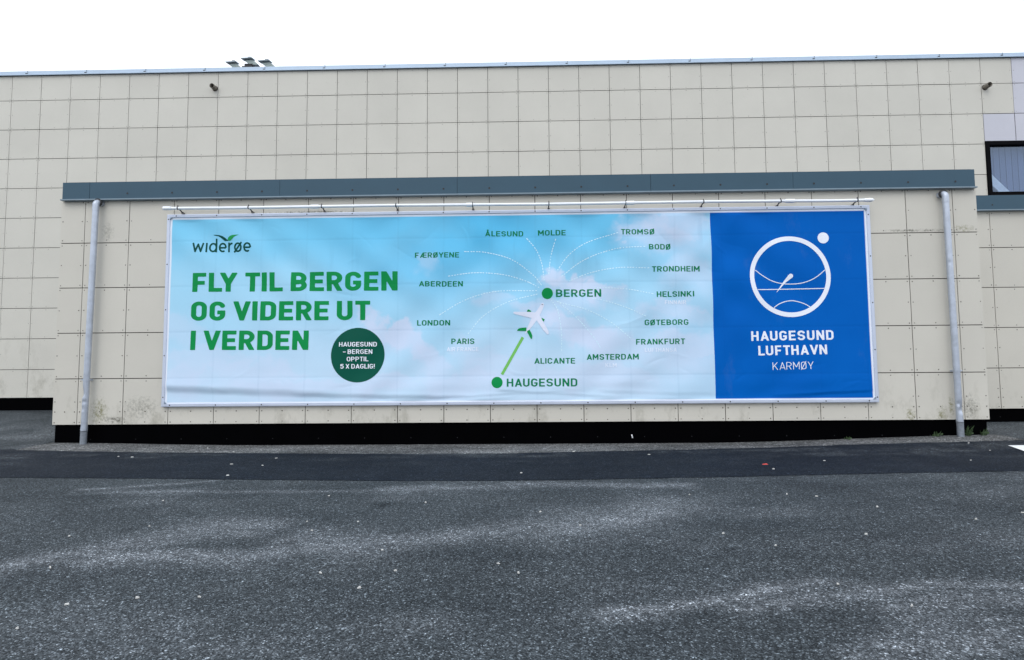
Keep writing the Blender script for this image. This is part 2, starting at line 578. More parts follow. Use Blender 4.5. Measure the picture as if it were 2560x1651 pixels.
far_px = [(-260, 1123), (0, 1125), (60, 1126), (213, 1129), (530, 1133), (1000, 1135.5), (1280, 1134), (1600, 1127), (1820, 1122), (2100, 1113), (2350, 1106), (2560, 1101), (2800, 1093)]
near_px = [(-260, 1190), (0, 1195), (250, 1196.5), (530, 1199), (1070, 1203.5), (1280, 1203), (1600, 1198), (1820, 1193.5), (2100, 1187), (2350, 1182), (2560, 1178.5), (2800, 1172)]
FAR, NEAR = gp(far_px), gp(near_px)
for E_ in (FAR, NEAR):
    E_.insert(0, np.array([-9.0, E_[0][1] + .05])); E_.append(np.array([24.0, E_[-1][1] + .25]))


def dust_new(X, Y):
    d = 1.1 * sstep(.50, .74, fbm(X * 1.3, Y * 6, 41, 5, .62)) * sstep(-1.7, -.6, Y)
    d += .10 * sstep(2.5, -1, X) + .22 * fbm(X * 3, Y * 6, 45, 4)
    return np.clip(d, 0, 1)


strip('asphalt_strip_road', FAR, NEAR, M['asphalt_new'], .012, 1600, .045, .022, dust_new, 'structure', 3)

wall_edge = [(-.33, .05), (.4, .05), (3, .05), (6, .05), (9, .05), (11.8, .05)]
verge_near = [(p[0], p[1] - .05) for p in FAR]
strip('gravel_path', wall_edge, verge_near, M['verge'], .007, 700, .0, .03,
      lambda X, Y: np.clip(1.25 * fbm(X * 2.2, Y * 5, 61, 5, .65) - .25, 0, 1), 'structure', 8)
# white painted corner of a bay marking at the right edge of the view
mk = MB()
mpts = [gnd(2520, 1118), gnd(2620, 1117), gnd(2680, 1135), gnd(2562, 1133)]
mk.face([(p[0], p[1], float(zground(p[0], p[1])) + .02) for p in mpts])
mo = mk.build('road_marking', M['marking'])
mo['kind'] = 'structure'


# ------------------------------------------------------------------ facades of separate boards
def boards(mb, xs, zs, Y, gap, tonef, skipf=None, amp=.02, screw_r=.0075, th=.008, screws=True):
    h = gap / 2; hv = gap * .43
    for i in range(len(xs) - 1):
        for j in range(len(zs) - 1):
            x0, x1, z0, z1 = xs[i] + hv, xs[i + 1] - hv, zs[j] + h, zs[j + 1] - h
            if skipf and skipf(x0, x1, z0, z1): continue
            t = tonef(i, j) * (1 + random.uniform(-amp, amp))
            y = Y + random.uniform(-.0012, .0012)
            mb.box(x0, x1, y, Y + th, z0, z1, 0, t, 'b')
            if not screws: continue
            ys = y - .0016
            e = .028
            w = x1 - x0
            pts = []
            for zz in (z0 + e, (z0 + z1) / 2, z1 - e):
                pts += [(x0 + e, zz), (x1 - e, zz)]
            if w > .4: pts += [((x0 + x1) / 2, z0 + e), ((x0 + x1) / 2, z1 - e)]
            for p in pts:
                if random.random() < .06: continue
                mb.disc((p[0] + random.uniform(-.003, .003), p[1] + random.uniform(-.003, .003)), screw_r * random.uniform(.8, 1.15), ys, 6, 1, 1.0)


# --- the tall building behind
BX = -4.4274
BZA = 6.1276 + ZS              # first horizontal joint below the coping
bx_l, bx_r = -4.72, 24.0
b_bot = BZA - .6 * 9 - .55     # lower edge of its boards
z_cop0, z_cop1 = 6.645 + ZS, 6.722 + ZS
main = empty('main_building', (9.6, D + .01, 0), 'tall beige panelled building rising behind the billboard under a pale metal coping', 'building')
xs = [bx_l] + [BX + .6 * k for k in range(0, 47)] + [bx_r]
zs = [b_bot] + [BZA - .6 * k for k in range(9, -1, -1)] + [z_cop0 - .004]
win_x0, win_x1 = BX + .6 * 32 + .004, BX + .6 * 38 - .004
win_z0, win_z1 = float(at(2466, 493, D)[2]), float(at(2460, 354, D)[2])


def back_skip(x0, x1, z0, z1):
    if x1 > win_x0 and x0 < win_x1 and z1 > win_z0 and z0 < win_z1: return True
    if x0 > .1 and x1 < 11.3 and z1 < 3.2: return True
    return False


mb = MB()
tones = {}


def tone_back(i, j):
    return 1.0


boards(mb, xs, zs, D, .0105, tone_back, back_skip, .022, .0075)
# boards of a paler, cooler batch around the window, and the cut boards that close in on the opening
lil = MB()
main_clad = None
keep = [k for k in range(len(mb.f))]
vv = np.array(mb.v)
lilac_m = []
for k in keep:
    cx_ = vv[list(mb.f[k])].mean(0)
    col_i = (cx_[0] - BX) / .6
    row_i = (BZA - cx_[2]) / .6
    if mb.m[k] == 0 and ((col_i > 33 and row_i < 1) or (col_i > 32 and 1 < row_i < 2)):
        mb.m[k] = 2
M['board_cool'] = mat_cladding('facade_board_cool', sr(196, 196, 204), .45, 1.2)
g = .0065
for k in range(32, 38):      # boards cut to close in on the window, above and below it
    x0 = BX + .6 * k + g; x1 = BX + .6 * (k + 1) - g
    mb.box(x0, x1, D, D + .008, win_z1 + .006, BZA - .6 - g, 2, 1.0, 'b')
    mb.box(x0, x1, D, D + .008, BZA - 2.4 + g, win_z0 - .006, 0, 1.0, 'b')
mb.build('cladding', [M['board_back'], M['screw_far'], M['board_cool']], main)

core = MB()
core.box(bx_l + .02, win_x0, D + .02, D + .3, b_bot, z_cop0)
core.box(win_x1, bx_r - .02, D + .02, D + .3, b_bot, z_cop0)
core.box(win_x0, win_x1, D + .02, D + .3, b_bot, win_z0)
core.box(win_x0, win_x1, D + .02, D + .3, win_z1, z_cop0)
core.box(bx_l + .02, bx_l + .3, D + .3, D + 14, .1, z_cop0)
core.box(bx_r - .3, bx_r - .02, D + .3, D + 14, .1, z_cop0)
core.box(bx_l + .3, bx_r - .3, D + 13.7, D + 14, .1, z_cop0)
core.build('wall', M['core'], main)
side = MB()      # boards on the flank, a step to the side would show them
ys_ = [D + .03 + .6 * k for k in range(23)]
for a, b in zip(ys_[:-1], ys_[1:]):
    for za, zb in zip(zs[:-1], zs[1:]):
        side.box(bx_l, bx_l + .008, a + .006, b - .006, za + .006, zb - .006, 0, random.uniform(.98, 1.02), 'r')
side.build('side_cladding', M['board_back'], main)

cp = MB()
cp.box(bx_l - .03, bx_r + .03, D - .035, D + .34, z_cop0, z_cop1)
cp.box(bx_l - .033, bx_r + .033, D - .046, D - .036, z_cop0 - .008, z_cop0 + .012)
xk = -4.1
while xk < bx_r:
    cp.box(xk, xk + .014, D - .040, D - .0355, z_cop0 + .013, z_cop1 + .004, 1)
    cp.box(xk - .03, xk + .006, D - .047, D - .041, z_cop0 + .016, z_cop0 + .030, 2)
    xk += 1.205
cp.build('coping', [M['coping'], M['seam'], M['black']], main)
rf = MB(); rf.box(bx_l + .2, bx_r - .2, D + .34, D + 13.8, z_cop0 - .2, z_cop0 - .12); rf.build('roof', M['roofing'], main)
pl = MB()
pl.box(bx_l + .03, 12.9, D + .03, D + .28, -.2, b_bot - .004)
pl.box(12.95, bx_r - .03, D + .03, D + .28, -.2, b_bot - .004)
pl.build('plinth', M['plinth'], main)

# window at the right edge
wf = MB()
fw = .075
wf.box(win_x0, win_x0 + fw, D - .02, D + .10, win_z0, win_z1)
wf.box(win_x1 - fw, win_x1, D - .02, D + .10, win_z0, win_z1)
wf.box(win_x0 + fw, win_x1 - fw, D - .02, D + .10, win_z1 - fw, win_z1)
wf.box(win_x0 + fw, win_x1 - fw, D - .02, D + .10, win_z0, win_z0 + .06)
wf.box(win_x0 + .02, win_x1, D - .032, D - .0205, win_z0 + .004, win_z0 + .05)
wf.box(win_x0 + fw, win_x1 - fw, D - .0, D + .10, win_z0 + .062, win_z0 + .10)
wf.box(16.1, 16.18, D - .018, D + .10, win_z0 + .10, win_z1 - fw)
wo = wf.build('window', M['frame_black'], main)
t = NT('window_glass')
t.set((.9, .95, 1, 1), .03, 0, .6)
gl = t.n('ShaderNodeBsdfGlossy'); gl.inputs['Roughness'].default_value = .02; gl.inputs['Color'].default_value = (.5, .58, .68, 1)
tr = t.n('ShaderNodeBsdfTransparent'); tr.inputs['Color'].default_value = (.80, .84, .90, 1)
ms = t.n('ShaderNodeMixShader'); ms.inputs[0].default_value = .13
t.l(tr.outputs[0], ms.inputs[1]); t.l(gl.outputs[0], ms.inputs[2])
t.l(ms.outputs[0], t.t.nodes['Material Output'].inputs['Surface'])
pg = MB(); pg.box(win_x0 + fw, win_x1 - fw, D + .045, D + .055, win_z0 + .1, win_z1 - fw)
pg.build('pane', t.m, wo)
bl = MB()
xk = win_x0 + .05
while xk < win_x1 - .05:
    bl.mesh([(xk, D + .17, win_z0 + .02), (xk + .118, D + .183, win_z0 + .02), (xk + .118, D + .183, win_z1), (xk, D + .17, win_z1),
             (xk, D + .172, win_z0 + .02), (xk + .118, D + .185, win_z0 + .02), (xk + .118, D + .185, win_z1), (xk, D + .172, win_z1)],
            [(0, 1, 2, 3), (7, 6, 5, 4), (0, 4, 5, 1), (3, 2, 6, 7)], 0, random.uniform(.9, 1.1))
    xk += .1175
t = NT('blind_fabric')
cmb = t.n('ShaderNodeCombineColor')
tn = t.attr('tone').outputs['Fac']
for i in range(3): t.l(tn, cmb.inputs[i])
t.set(t.mix(1.0, sr(112, 126, 158), cmb.outputs[0], 'MULTIPLY'), .8)
bl.build('vertical_blind', t.m, wo)
# pale bar across the lower left corner, modelled to imitate a diagonal reflection
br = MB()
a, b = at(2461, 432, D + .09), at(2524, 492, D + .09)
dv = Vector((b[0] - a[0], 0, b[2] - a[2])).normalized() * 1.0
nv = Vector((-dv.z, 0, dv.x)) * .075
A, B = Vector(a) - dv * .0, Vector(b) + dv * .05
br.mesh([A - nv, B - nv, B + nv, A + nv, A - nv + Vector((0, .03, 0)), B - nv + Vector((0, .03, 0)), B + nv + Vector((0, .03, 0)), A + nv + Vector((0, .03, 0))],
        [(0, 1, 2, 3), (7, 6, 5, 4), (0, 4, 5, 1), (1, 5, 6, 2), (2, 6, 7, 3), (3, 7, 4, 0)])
br.build('reflection_strip', simple('pale_reflection', sr(240, 248, 250), .5), wo)
bw = MB(); bw.box(win_x0 - .1, win_x1 + .1, D + .6, D + .62, win_z0 - .2, win_z1 + .2); bw.build('room_wall', simple('dim_room', sr(60, 66, 80), .9), wo)


# --- the low extension that carries the billboard
def low_wing(label, x0, x1, y0, y1, joints, z_bot, rows, fz0, fz1, fx0, fx1, seams, screw_xs, plz):
    e = empty('annex', ((x0 + x1) / 2, y0, 0), label, 'annex')
    mb = MB()
    xs = [x0] + joints + [x1]
    boards(mb, xs, rows, y0, .0105, lambda i, j: 1.0, None, .02, .0075)
    # second line of screws near the foot of the wall
    for i in range(len(xs) - 1):
        for xx in (xs[i] + .034, xs[i + 1] - .034):
            mb.disc((xx, z_bot + .17), .0085, y0 - .003, 6, 1)
        mb.disc(((xs[i] + xs[i + 1]) / 2, z_bot + .17), .009, y0 - .003, 6, 1)
    # corner returns
    for xa, xb in ((x0, x0 + .008), (x1 - .008, x1)):      # seen from the side only
        yy = y0 + .012
        while yy < y1 - .1:
            y2 = min(yy + .588, y1 - .01)
            for za, zb in zip(rows[:-1], rows[1:]):
                mb.box(xa, xb, yy, y2, za + .006, zb - .006, 0, random.uniform(.98, 1.02))
            yy += .6
    mb.build('cladding', [M['board'], M['screw']], e)
    c = MB(); c.box(x0 + .012, x1 - .012, y0 + .012, y1, z_bot + .002, rows[-1]); c.build('wall', M['core'], e)
    p = MB(); p.box(x0 + .025, x1 - .025, y0 + .025, y1, -.25, z_bot - .003)
    for xx in np.arange(x0 + .5, x1 - .3, .6):       # fixings low on the plinth
        p.disc((xx, plz), .006, y0 + .0235, 6, 1)
    p.build('plinth', [M['plinth'], M['black']], e)
    f = MB()
    prev = fx0
    for k, s_ in enumerate(list(seams) + [fx1]):
        f.box(prev + .002, s_ - .002, y0 - .062 + .0015 * (k % 2), y0 - .045, fz0 + .016, fz1, 0, 1)
        prev = s_
    f.box(fx0 - .004, fx1 + .004, y0 - .044, y1, fz0 + .02, fz1 - .004, 0, 1)
    f.box(fx0 - .02, fx1 + .02, y0 - .072, y1, fz0, fz0 + .0155, 1, 1)
    for xx in screw_xs:
        f.disc((xx, fz0 + .085), .013, y0 - .0645, 8, 2)
    f.build('fascia', [M['fascia'], M['fascia_edge'], M['black']], e)
    r = MB(); r.box(fx0 + .02, fx1 - .02, y0 - .03, y1, fz1 - .003, fz1 + .012); r.build('roof', M['roofing'], e)
    return e


JX = [.6 * k for k in range(20)]
wing = low_wing('low beige panelled extension with a slate blue fascia and black plinth, carrying the billboard',
                -.329, 11.708, 0, D - .005, JX, ZS, [ZS + .6 * k for k in range(5)] + [ZS + 2.985],
                2.962 + ZS, 3.203 + ZS, -.272, 11.655, [.094, 2.64, 4.984, 7.506, 9.34],
                [.6 * k + .005 for k in range(1, 20)], .09)
YA = 1.2
low_wing('short beige panelled side wing with a dark fascia below the window',
         11.75, 23.0, YA, D - .03, [12.856 + .6 * k for k in range(17)], ZS + .037, [ZS + .037 + .6 * k for k in range(5)] + [ZS + 2.99],
         2.985 + ZS, 3.215 + ZS, 11.72, 23.05, [15.2, 18.], [12.858 + .6 * k for k in range(16)], .2)


# ------------------------------------------------------------------ downpipes
def downpipe(label, top, bot, side, dents):
    e = empty('downpipe', (bot[0], -.09, bot[2]), label, 'downpipe', 'galvanised downpipes on the extension')
    R = .0365
    p0 = Vector(top); p1 = Vector(bot)
    ax = (p1 - p0)
    q = lambda t: p0 + ax * t
    body = MB()
    body.tube([q(.024 + .921 * k / 160) for k in range(161)], R, 28)
    v = np.array(body.v)
    tt = (v[:, 2] - p0.z) / (p1.z - p0.z)
    cx_, cy_ = p0.x + tt * (p1.x - p0.x), p0.y + tt * (p1.y - p0.y)
    an = np.arctan2(v[:, 0] - cx_, -(v[:, 1] - cy_))
    sc_ = np.ones(len(v))
    for (td, ad, hh, dp) in dents:         # knocked in: steep lower lip, long slope above
        w_ = (tt - td) * abs(p1.z - p0.z)
        prof = np.where(w_ < 0, np.exp(-(w_ / hh) ** 2), np.exp(-(w_ / (hh * .35)) ** 2))
        sc_ -= dp / R * prof * np.exp(-((an - ad) / .75) ** 2)
    v[:, 0] = cx_ + (v[:, 0] - cx_) * sc_; v[:, 1] = cy_ + (v[:, 1] - cy_) * sc_
    body.v = [tuple(r) for r in v]
    body.tube([q(.930), q(.945)], R * 1.07, 20)
    body.tube([q(.42), q(.435)], R * 1.05, 20)
    pipe = body.build('pipe', M['zinc'], e)
    el = MB()
    c = q(.022)
    pts = []
    for k in range(9):
        a = k / 8 * math.pi / 2
        pts.append(Vector((c.x + side * .006 * (1 - math.cos(a)), c.y + .05 * (1 - math.cos(a)), c.z + .005 + .045 * math.sin(a))))
    pts.insert(0, q(.045))
    pts.append(pts[-1] + Vector((side * .01, .1, 0)))
    el.tube(pts, R * 1.08, 20)
    el.build('elbow', M['zinc'], e)
    ring = MB()
    ring.tube([(pts[-2].x, -.0735, pts[-2].z - .004), (pts[-2].x, -.055, pts[-2].z - .004)], R * 1.5, 20)
    ring.build('collar', M['black'], e)
    cl = MB(); t_ = .74
    cl.tube([q(t_ - .004), q(t_ + .004)], R * 1.13, 20)
    cl.box(q(t_).x - .015, q(t_).x + .015, -.05, -.001, q(t_).z - .012, q(t_).z + .012)
    cl.tube([q(t_) + Vector((side * -.045, 0, 0)), q(t_) + Vector((side * -.068, 0, 0))], .008, 8)
    cl.build('clamp', M['zinc'], e)
    ft = MB(); ft.tube([q(.947), q(.955), q(.975), q(1.02)], [R * 1.08, R * 1.02, R * 1.03, R * 1.05], 20)
    ft.build('foot', M['zinc_worn'], e)
    return e, q, R


downpipe('galvanised downpipe left of the billboard, dented low down', at(240.5, 501, -.09), at(208, 1112, -.09), 1,
         [(.80, -.75, .07, .022), (.83, .1, .02, .006), (.86, -.3, .03, .006)])
downpipe('galvanised downpipe right of the billboard, crushed and bright near its foot', at(2362.5, 480, -.09), at(2402, 1089, -.09), -1,
         [(.90, .35, .075, .030), (.875, -.5, .03, .012), (.3, -.7, .03, .004)])

# ------------------------------------------------------------------ white conduit above the billboard
rail = empty('conduit_pipe', (5.73, -.13, at(1300, 508, -.13)[2]), 'long thin white plastic tube on clips along the top of the billboard', 'tube')
a, b = at(409, 521.5, -.13), at(2176, 500.5, -.13)
ra, rb = Vector(a), Vector(b)
along = lambda px: ra + (rb - ra) * ((px - 409) / (2176 - 409))
cuts = [409, 794, 1184, 1585, 1979, 2176]
for k in range(5):
    s_ = MB()
    sag = .004 * (1 if k % 2 else -1)
    m_ = (along(cuts[k]) + along(cuts[k + 1])) / 2 + Vector((0, 0, sag))
    s_.tube([along(cuts[k]), m_, along(cuts[k + 1])], .0185, 14)
    s_.build('tube', M['white_plastic'], rail)
for x0, x1, y in ((409, 428, 0), (785, 804, 0), (1177, 1192, 0), (1575, 1595, 0), (1968, 1990, 0)):
    s_ = MB(); s_.tube([along(x0), along(x1)], .0255, 14); s_.build('sleeve', M['white_plastic'], rail)
s_ = MB()
s_.tube([along(2162), along(2164), along(2171), along(2173), along(2180), along(2186)], [.021, .024, .024, .027, .024, .004], 14)
s_.build('end_cap', M['white_plastic'], rail)
for px in (446, 626.5, 812.6, 1000, 1192.4, 1383.5, 1574.9, 1766.7, 1956.4, 2143.8):
    p = along(px)
    s_ = MB()
    s_.tube([p - Vector((.006, 0, 0)), p + Vector((.006, 0, 0))], .0225, 14)
    zf = p.z - .035
    s_.tube([p + Vector((0, .018, -.006)), p + Vector((0, .07, -.02)), (p.x, -.03, zf)], .0075, 8)
    s_.tube([(p.x, -.035, zf), (p.x, 0.001, zf - .004)], .017, 10, 1)
    s_.tube([p + Vector((0, -.004, .02)), p + Vector((0, -.004, .036))], .006, 8)
    s_.build('bracket', [M['bracket'], M['bracket_foot']], rail)

# ------------------------------------------------------------------ billboard
BX0, BX1, BZ0, BZ1 = 1.136, 10.312, .229 + ZS, 2.759 + ZS      # outer edge of its frame
PX0, PX1, PZ0, PZ1 = 1.203, 10.246, .286 + ZS, 2.686 + ZS      # printed area
XB = 8.2715                                                     # where the blue field starts
FR, FD = .044, .042
bb = empty('billboard', ((BX0 + BX1) / 2, 0, BZ0), 'wide aluminium framed advertising billboard with light blue sky print and blue right end', 'billboard')


def bar(p, q, inward):
    """one mitred frame bar with a raised outer lip"""
    p = Vector(p); q = Vector(q)
    d = (q - p).normalized(); n = Vector(inward)
    prof = [(0, 0), (0, -FD), (.010, -FD - .004), (FR - .006, -FD - .004), (FR, -FD + .004), (FR, -.012)]
    A = [p + (n + d) * u + Vector((0, y, 0)) for u, y in prof]
    B = [q + (n - d) * u + Vector((0, y, 0)) for u, y in prof]
    m = MB()
    k = len(prof)
    m.mesh(A + B, [(i, i + 1, k + i + 1, k + i) for i in range(k - 1)] + [tuple(range(k - 1, -1, -1)), tuple(range(k, 2 * k))])
    L = (q - p).length
    nn = int(L / .6)
    for i in range(nn + 1):
        c = p + d * min(max(.05, i * .6 + (.0 if i else .06) + .064), L - .05) + n * .022
        m.disc((c.x, c.z), .0085, -FD - .0052, 8, 1)
    return m


for (p, q, nrm) in (((BX0, 0, BZ1), (BX1, 0, BZ1), (0, 0, -1)), ((BX1, 0, BZ0), (BX0, 0, BZ0), (0, 0, 1)),
                    ((BX0, 0, BZ0), (BX0, 0, BZ1), (1, 0, 0)), ((BX1, 0, BZ1), (BX1, 0, BZ0), (-1, 0, 0))):
    bar(p, q, nrm).build('frame_bar', [M['alu'], M['black']], bb)
for cx_, cz_ in ((BX0, BZ0), (BX0, BZ1), (BX1, BZ0), (BX1, BZ1)):
    m = MB()
    sx_ = 1 if cx_ == BX0 else -1; sz_ = 1 if cz_ == BZ0 else -1
    o1 = FR - .004
    tri = [(cx_ + sx_ * o1, 0, cz_ + sz_ * o1), (cx_ + sx_ * (o1 + .032), 0, cz_ + sz_ * o1), (cx_ + sx_ * o1, 0, cz_ + sz_ * (o1 + .032))]
    m.mesh([(x, -FD - .008, z) for x, _, z in tri] + [(x, -FD + .004, z) for x, _, z in tri],
           [(0, 1, 2), (2, 1, 0), (5, 4, 3), (0, 1, 4, 3), (1, 2, 5, 4), (2, 0, 3, 5)][:1] + [(5, 4, 3), (0, 1, 4, 3), (1, 2, 5, 4), (2, 0, 3, 5)])
    m.build('corner_plate', M['seam'], bb)

YV = -.034    # plane of the stretched vinyl


CREASES = []
rc = random.Random(5)
for k in range(46):
    cx0 = rc.uniform(.1, 8.9); top = rc.random() < .45
    cz0 = rc.uniform(1.7, 2.35) if top else (rc.uniform(.02, .5) if rc.random() < .75 else rc.uniform(.4, 2))
    an = rc.choice([-1, 1]) * rc.uniform(.3, 1.2) if top else rc.uniform(-.35, .35)
    ll = rc.uniform(.15, .55)
    CREASES.append((cx0, cz0, cx0 + ll * math.cos(an), cz0 + ll * math.sin(an), rc.choice([-1, 1]) * rc.uniform(.0015, .0042)))


def wrinkle(x, z):
    """how far the slack vinyl stands forward of its plane (m)"""
    x = np.asarray(x, float); z = np.asarray(z, float)
    u = x - PX0; v = z - PZ0
    Hh = PZ1 - PZ0; Ww = PX1 - PX0
    h = .020 * (fbm(u * .9, v * 1.1, 3, 3) - .5)
    # diagonal tension folds running down from the top edge
    s1 = u * .78 + v * .9 + .25 * fbm(u * .8, v * .8, 14, 2)
    dens = sstep(.35, .7, fbm(u * .55 + 3, v * .7, 17, 2))
    h += .0115 * np.sin(s1 * 9.5 + 2 * fbm(u, v, 19, 2)) * dens * sstep(.2, 2.2, v)
    s2 = -u * .7 + v * .75
    h += .0072 * np.sin(s2 * 11 + 3 * fbm(u, v, 27, 2)) * sstep(.45, .7, fbm(u * .6 + 9, v * .6, 29, 2))
    # slack sagging along the lower edge
    def fold(x0, x1, va, vb, A, s, back):
        t = (u - x0) / (x1 - x0)
        c = va + (vb - va) * t + .016 * (fbm(u * 3.5, v * 0 + 2, 33, 3) - .5)
        win = sstep(-.06, .06, t) * sstep(1.08, .75, t) * (.45 + .95 * fbm(u * 1.9, v * 0 + 4, 35, 3))
        d = v - c
        return A * win * sstep(-s, s, d) * np.exp(-np.maximum(d, 0) / back)
    h += fold(-.25, 2.3, .185, .08, .040, .06, .3)
    h += fold(1.7, 3.9, .085, .035, .024, .038, .25)
    h += fold(3.4, 5.4, .03, .12, .008, .02, .15)
    h += fold(4.3, 5.8, .125, .03, .009, .02, .14)
    h += fold(5.6, 7.3, .10, .05, .008, .03, .2)
    h += fold(7.8, 9.2, .03, .095, .013, .022, .2)
    h += .004 * np.sin(v * 26 + 4 * fbm(u * 1.5, v * 2, 37, 3)) * sstep(.6, .05, v) * fbm(u * 1.2, v * 2, 39, 2)
    # sharper small creases
    for (x0, z0, x1, z1, am) in CREASES:
        dx, dz = x1 - x0, z1 - z0
        L2 = dx * dx + dz * dz
        t = ((u - x0) * dx + (v - z0) * dz) / L2
        n_ = ((u - x0) * dz - (v - z0) * dx) / math.sqrt(L2) + .03 * np.sin(t * 3.1 + x0 * 5)
        h += am * np.exp(-np.abs(n_) / .02) * np.clip(1 - (2 * t - 1) ** 2, 0, 1)
    # board joints behind telegraph through faintly
    jx_ = np.abs((x + .3) % .6 - .3); jz_ = np.abs((z - ZS + .3) % .6 - .3)
    h -= .0011 * (np.exp(-(jx_ / .012) ** 2) + np.exp(-(jz_ / .012) ** 2))
    ed = np.minimum(np.minimum(u + .03, Ww + .03 - u) / .05, np.minimum(v + .03, Hh + .02 - v) / .05)
    return h * np.clip(ed, 0, 1)


def lin(c):
    c = np.asarray(c, float) / 255
    return np.where(c <= .04045, c / 12.92, ((c + .055) / 1.055) ** 2.4)


def lerp(a, b, t):
    return a + (b - a) * t[..., None]


CLOUDS = [  # centre, radii (source pixels), tilt, strength
    (1375, 688, 26, 28, 0, .9), (1400, 705, 60, 22, .2, .75), (1460, 706, 42, 26, .3, .7), (1500, 735, 75, 26, .25, .75), (1420, 760, 90, 22, .1, .5),
    (1365, 800, 70, 38, .1, .55), (1440, 820, 80, 36, .3, .65), (1490, 850, 70, 36, .4, .6), (1310, 770, 46, 18, 0, .5), (1540, 860, 90, 40, .3, .5),
    (925, 800, 40, 26, 0, .75), (905, 778, 30, 22, 0, .6), (960, 835, 70, 34, .3, .75), (1015, 825, 30, 26, 0, .85), (1030, 860, 60, 40, .5, .75), (1075, 905, 60, 40, .5, .6),
    (960, 955, 80, 30, .1, .6), (1060, 665, 40, 28, 0, .35), (1225, 750, 60, 20, 0, .4), (1660, 600, 120, 40, .1, .55), (1700, 560, 90, 40, 0, .6), (1620, 560, 60, 24, 0, .4),
    (1720, 690, 70, 60, 0, .45), (1690, 780, 90, 30, .1, .55), (1700, 880, 100, 60, 0, .6), (500, 900, 120, 30, .1, .45), (470, 830, 60, 40, .5, .3), (640, 940, 160, 40, 0, .5),
    (1250, 930, 120, 40, 0, .4), (1500, 950, 160, 40, 0, .55), (1150, 960, 120, 40, 0, .5), (780, 980, 260, 30, 0, .5), (455, 960, 70, 50, 0, .5), (1190, 880, 70, 30, .3, .3)]


def sky_print(X, Z):
    """printed artwork: blue fading down to pale, with soft clouds"""
    v = (Z - PZ0) / (PZ1 - PZ0); u = (X - PX0) / (XB - PX0)
    n = fbm(X * 1.1, Z * 1.4, 71, 5)
    vv_ = v + .30 * (n - .5)
    top, mid, low = lin((128, 205, 238)), lin((168, 217, 241)), lin((196, 221, 241))
    c = lerp(low, mid, sstep(.02, .62, vv_))
    c = lerp(c, top, sstep(.50, 1.02, vv_))
    deep = np.exp(-((u - .58) / .26) ** 2) * np.exp(-((v - 1.0) / .42) ** 2)
    c = lerp(c, lin((88, 188, 232)), np.clip(deep * (.35 + .9 * n), 0, .85))
    c = lerp(c, lin((172, 212, 238)), np.clip(.8 * sstep(.80, 1.0, u) * (.3 + n), 0, .7))
    m = np.zeros(X.shape)
    rag = fbm(X * 3.0, Z * 3.4, 81, 6, .6); rag2 = fbm(X * 3.4 + 50, Z * 3.0, 87, 6, .6)
    for px, py, rx, ry, tl, st in CLOUDS:
        p = at(px, py, 0)
        dx = X - p[0] + (rag - .5) * .5; dz = Z - p[2] + (rag2 - .5) * .42
        rx_, rz_ = rx * .00517, ry * .00517
        ca, sa = math.cos(tl), math.sin(tl)
        e1 = (dx * ca - dz * sa) / rx_; e2 = (dx * sa + dz * ca) / rz_
        r = np.sqrt(e1 * e1 + e2 * e2)
        soft = np.where(dz > 0, sstep(1.12, .7, r), sstep(1.35, .2, r))
        m = 1 - (1 - m) * (1 - st * soft * (.55 + .6 * rag))
    c = lerp(c, lin((206, 220, 242)), np.clip(m * 1.2, 0, .95))
    # faint shade of the board joints behind the sheet, mixed into the print colour
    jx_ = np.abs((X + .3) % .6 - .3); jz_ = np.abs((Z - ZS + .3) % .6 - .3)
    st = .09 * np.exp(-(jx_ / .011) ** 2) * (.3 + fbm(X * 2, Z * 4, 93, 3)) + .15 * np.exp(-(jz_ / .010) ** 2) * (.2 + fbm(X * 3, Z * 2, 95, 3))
    # grey rain streaks from the top edge
    rs = sstep(.62, .8, fbm(X * 14, Z * 1.2, 97, 4)) * sstep(.45, .7, fbm(X * .9, Z * 1.5, 99, 3))
    st = st + .16 * rs * sstep(.5, .95, v)
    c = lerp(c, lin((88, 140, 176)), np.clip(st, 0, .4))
    return c


def vinyl(name, x0, x1, z0, z1, colf, label):
    nx = int((x1 - x0) / .0115); nz = int((z1 - z0) / .0115)
    xs = np.linspace(x0, x1, nx); zs_ = np.linspace(z0, z1, nz)
    X, Z = np.meshgrid(xs, zs_)
    Y = YV - wrinkle(X, Z)
    o_ = np.array(bb.location)
    v = np.stack([X - o_[0], Y - o_[1], Z - o_[2]], -1).reshape(-1, 3)
    i = np.arange(nx * nz).reshape(nz, nx)
    f = np.stack([i[:-1, :-1], i[:-1, 1:], i[1:, 1:], i[1:, :-1]], -1).reshape(-1, 4)
    me = bpy.data.meshes.new(name)
    me.vertices.add(len(v)); me.vertices.foreach_set('co', v.ravel())
    me.loops.add(f.size); me.loops.foreach_set('vertex_index', f.ravel().astype(np.int32))
    me.polygons.add(len(f)); me.polygons.foreach_set('loop_start', np.arange(0, f.size, 4, dtype=np.int32))
    me.polygons.foreach_set('use_smooth', np.ones(len(f), bool))
    me.update(calc_edges=True); me.validate()
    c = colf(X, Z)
    # unprinted white welt around the artwork
    wm = (X < PX0) | (X > PX1) | (Z < PZ0) | (Z > PZ1)
    c = np.where(wm[..., None], lin((232, 238, 248)), c)
    a = me.attributes.new('print', 'FLOAT_COLOR', 'POINT')
    a.data.foreach_set('color', np.concatenate([c, np.ones(c.shape[:2] + (1,))], -1).ravel().astype(np.float32))
    me.materials.append(M['vinyl'])
    o = bpy.data.objects.new(name, me); COL.objects.link(o); o.parent = bb
    o['label'] = label
    return o


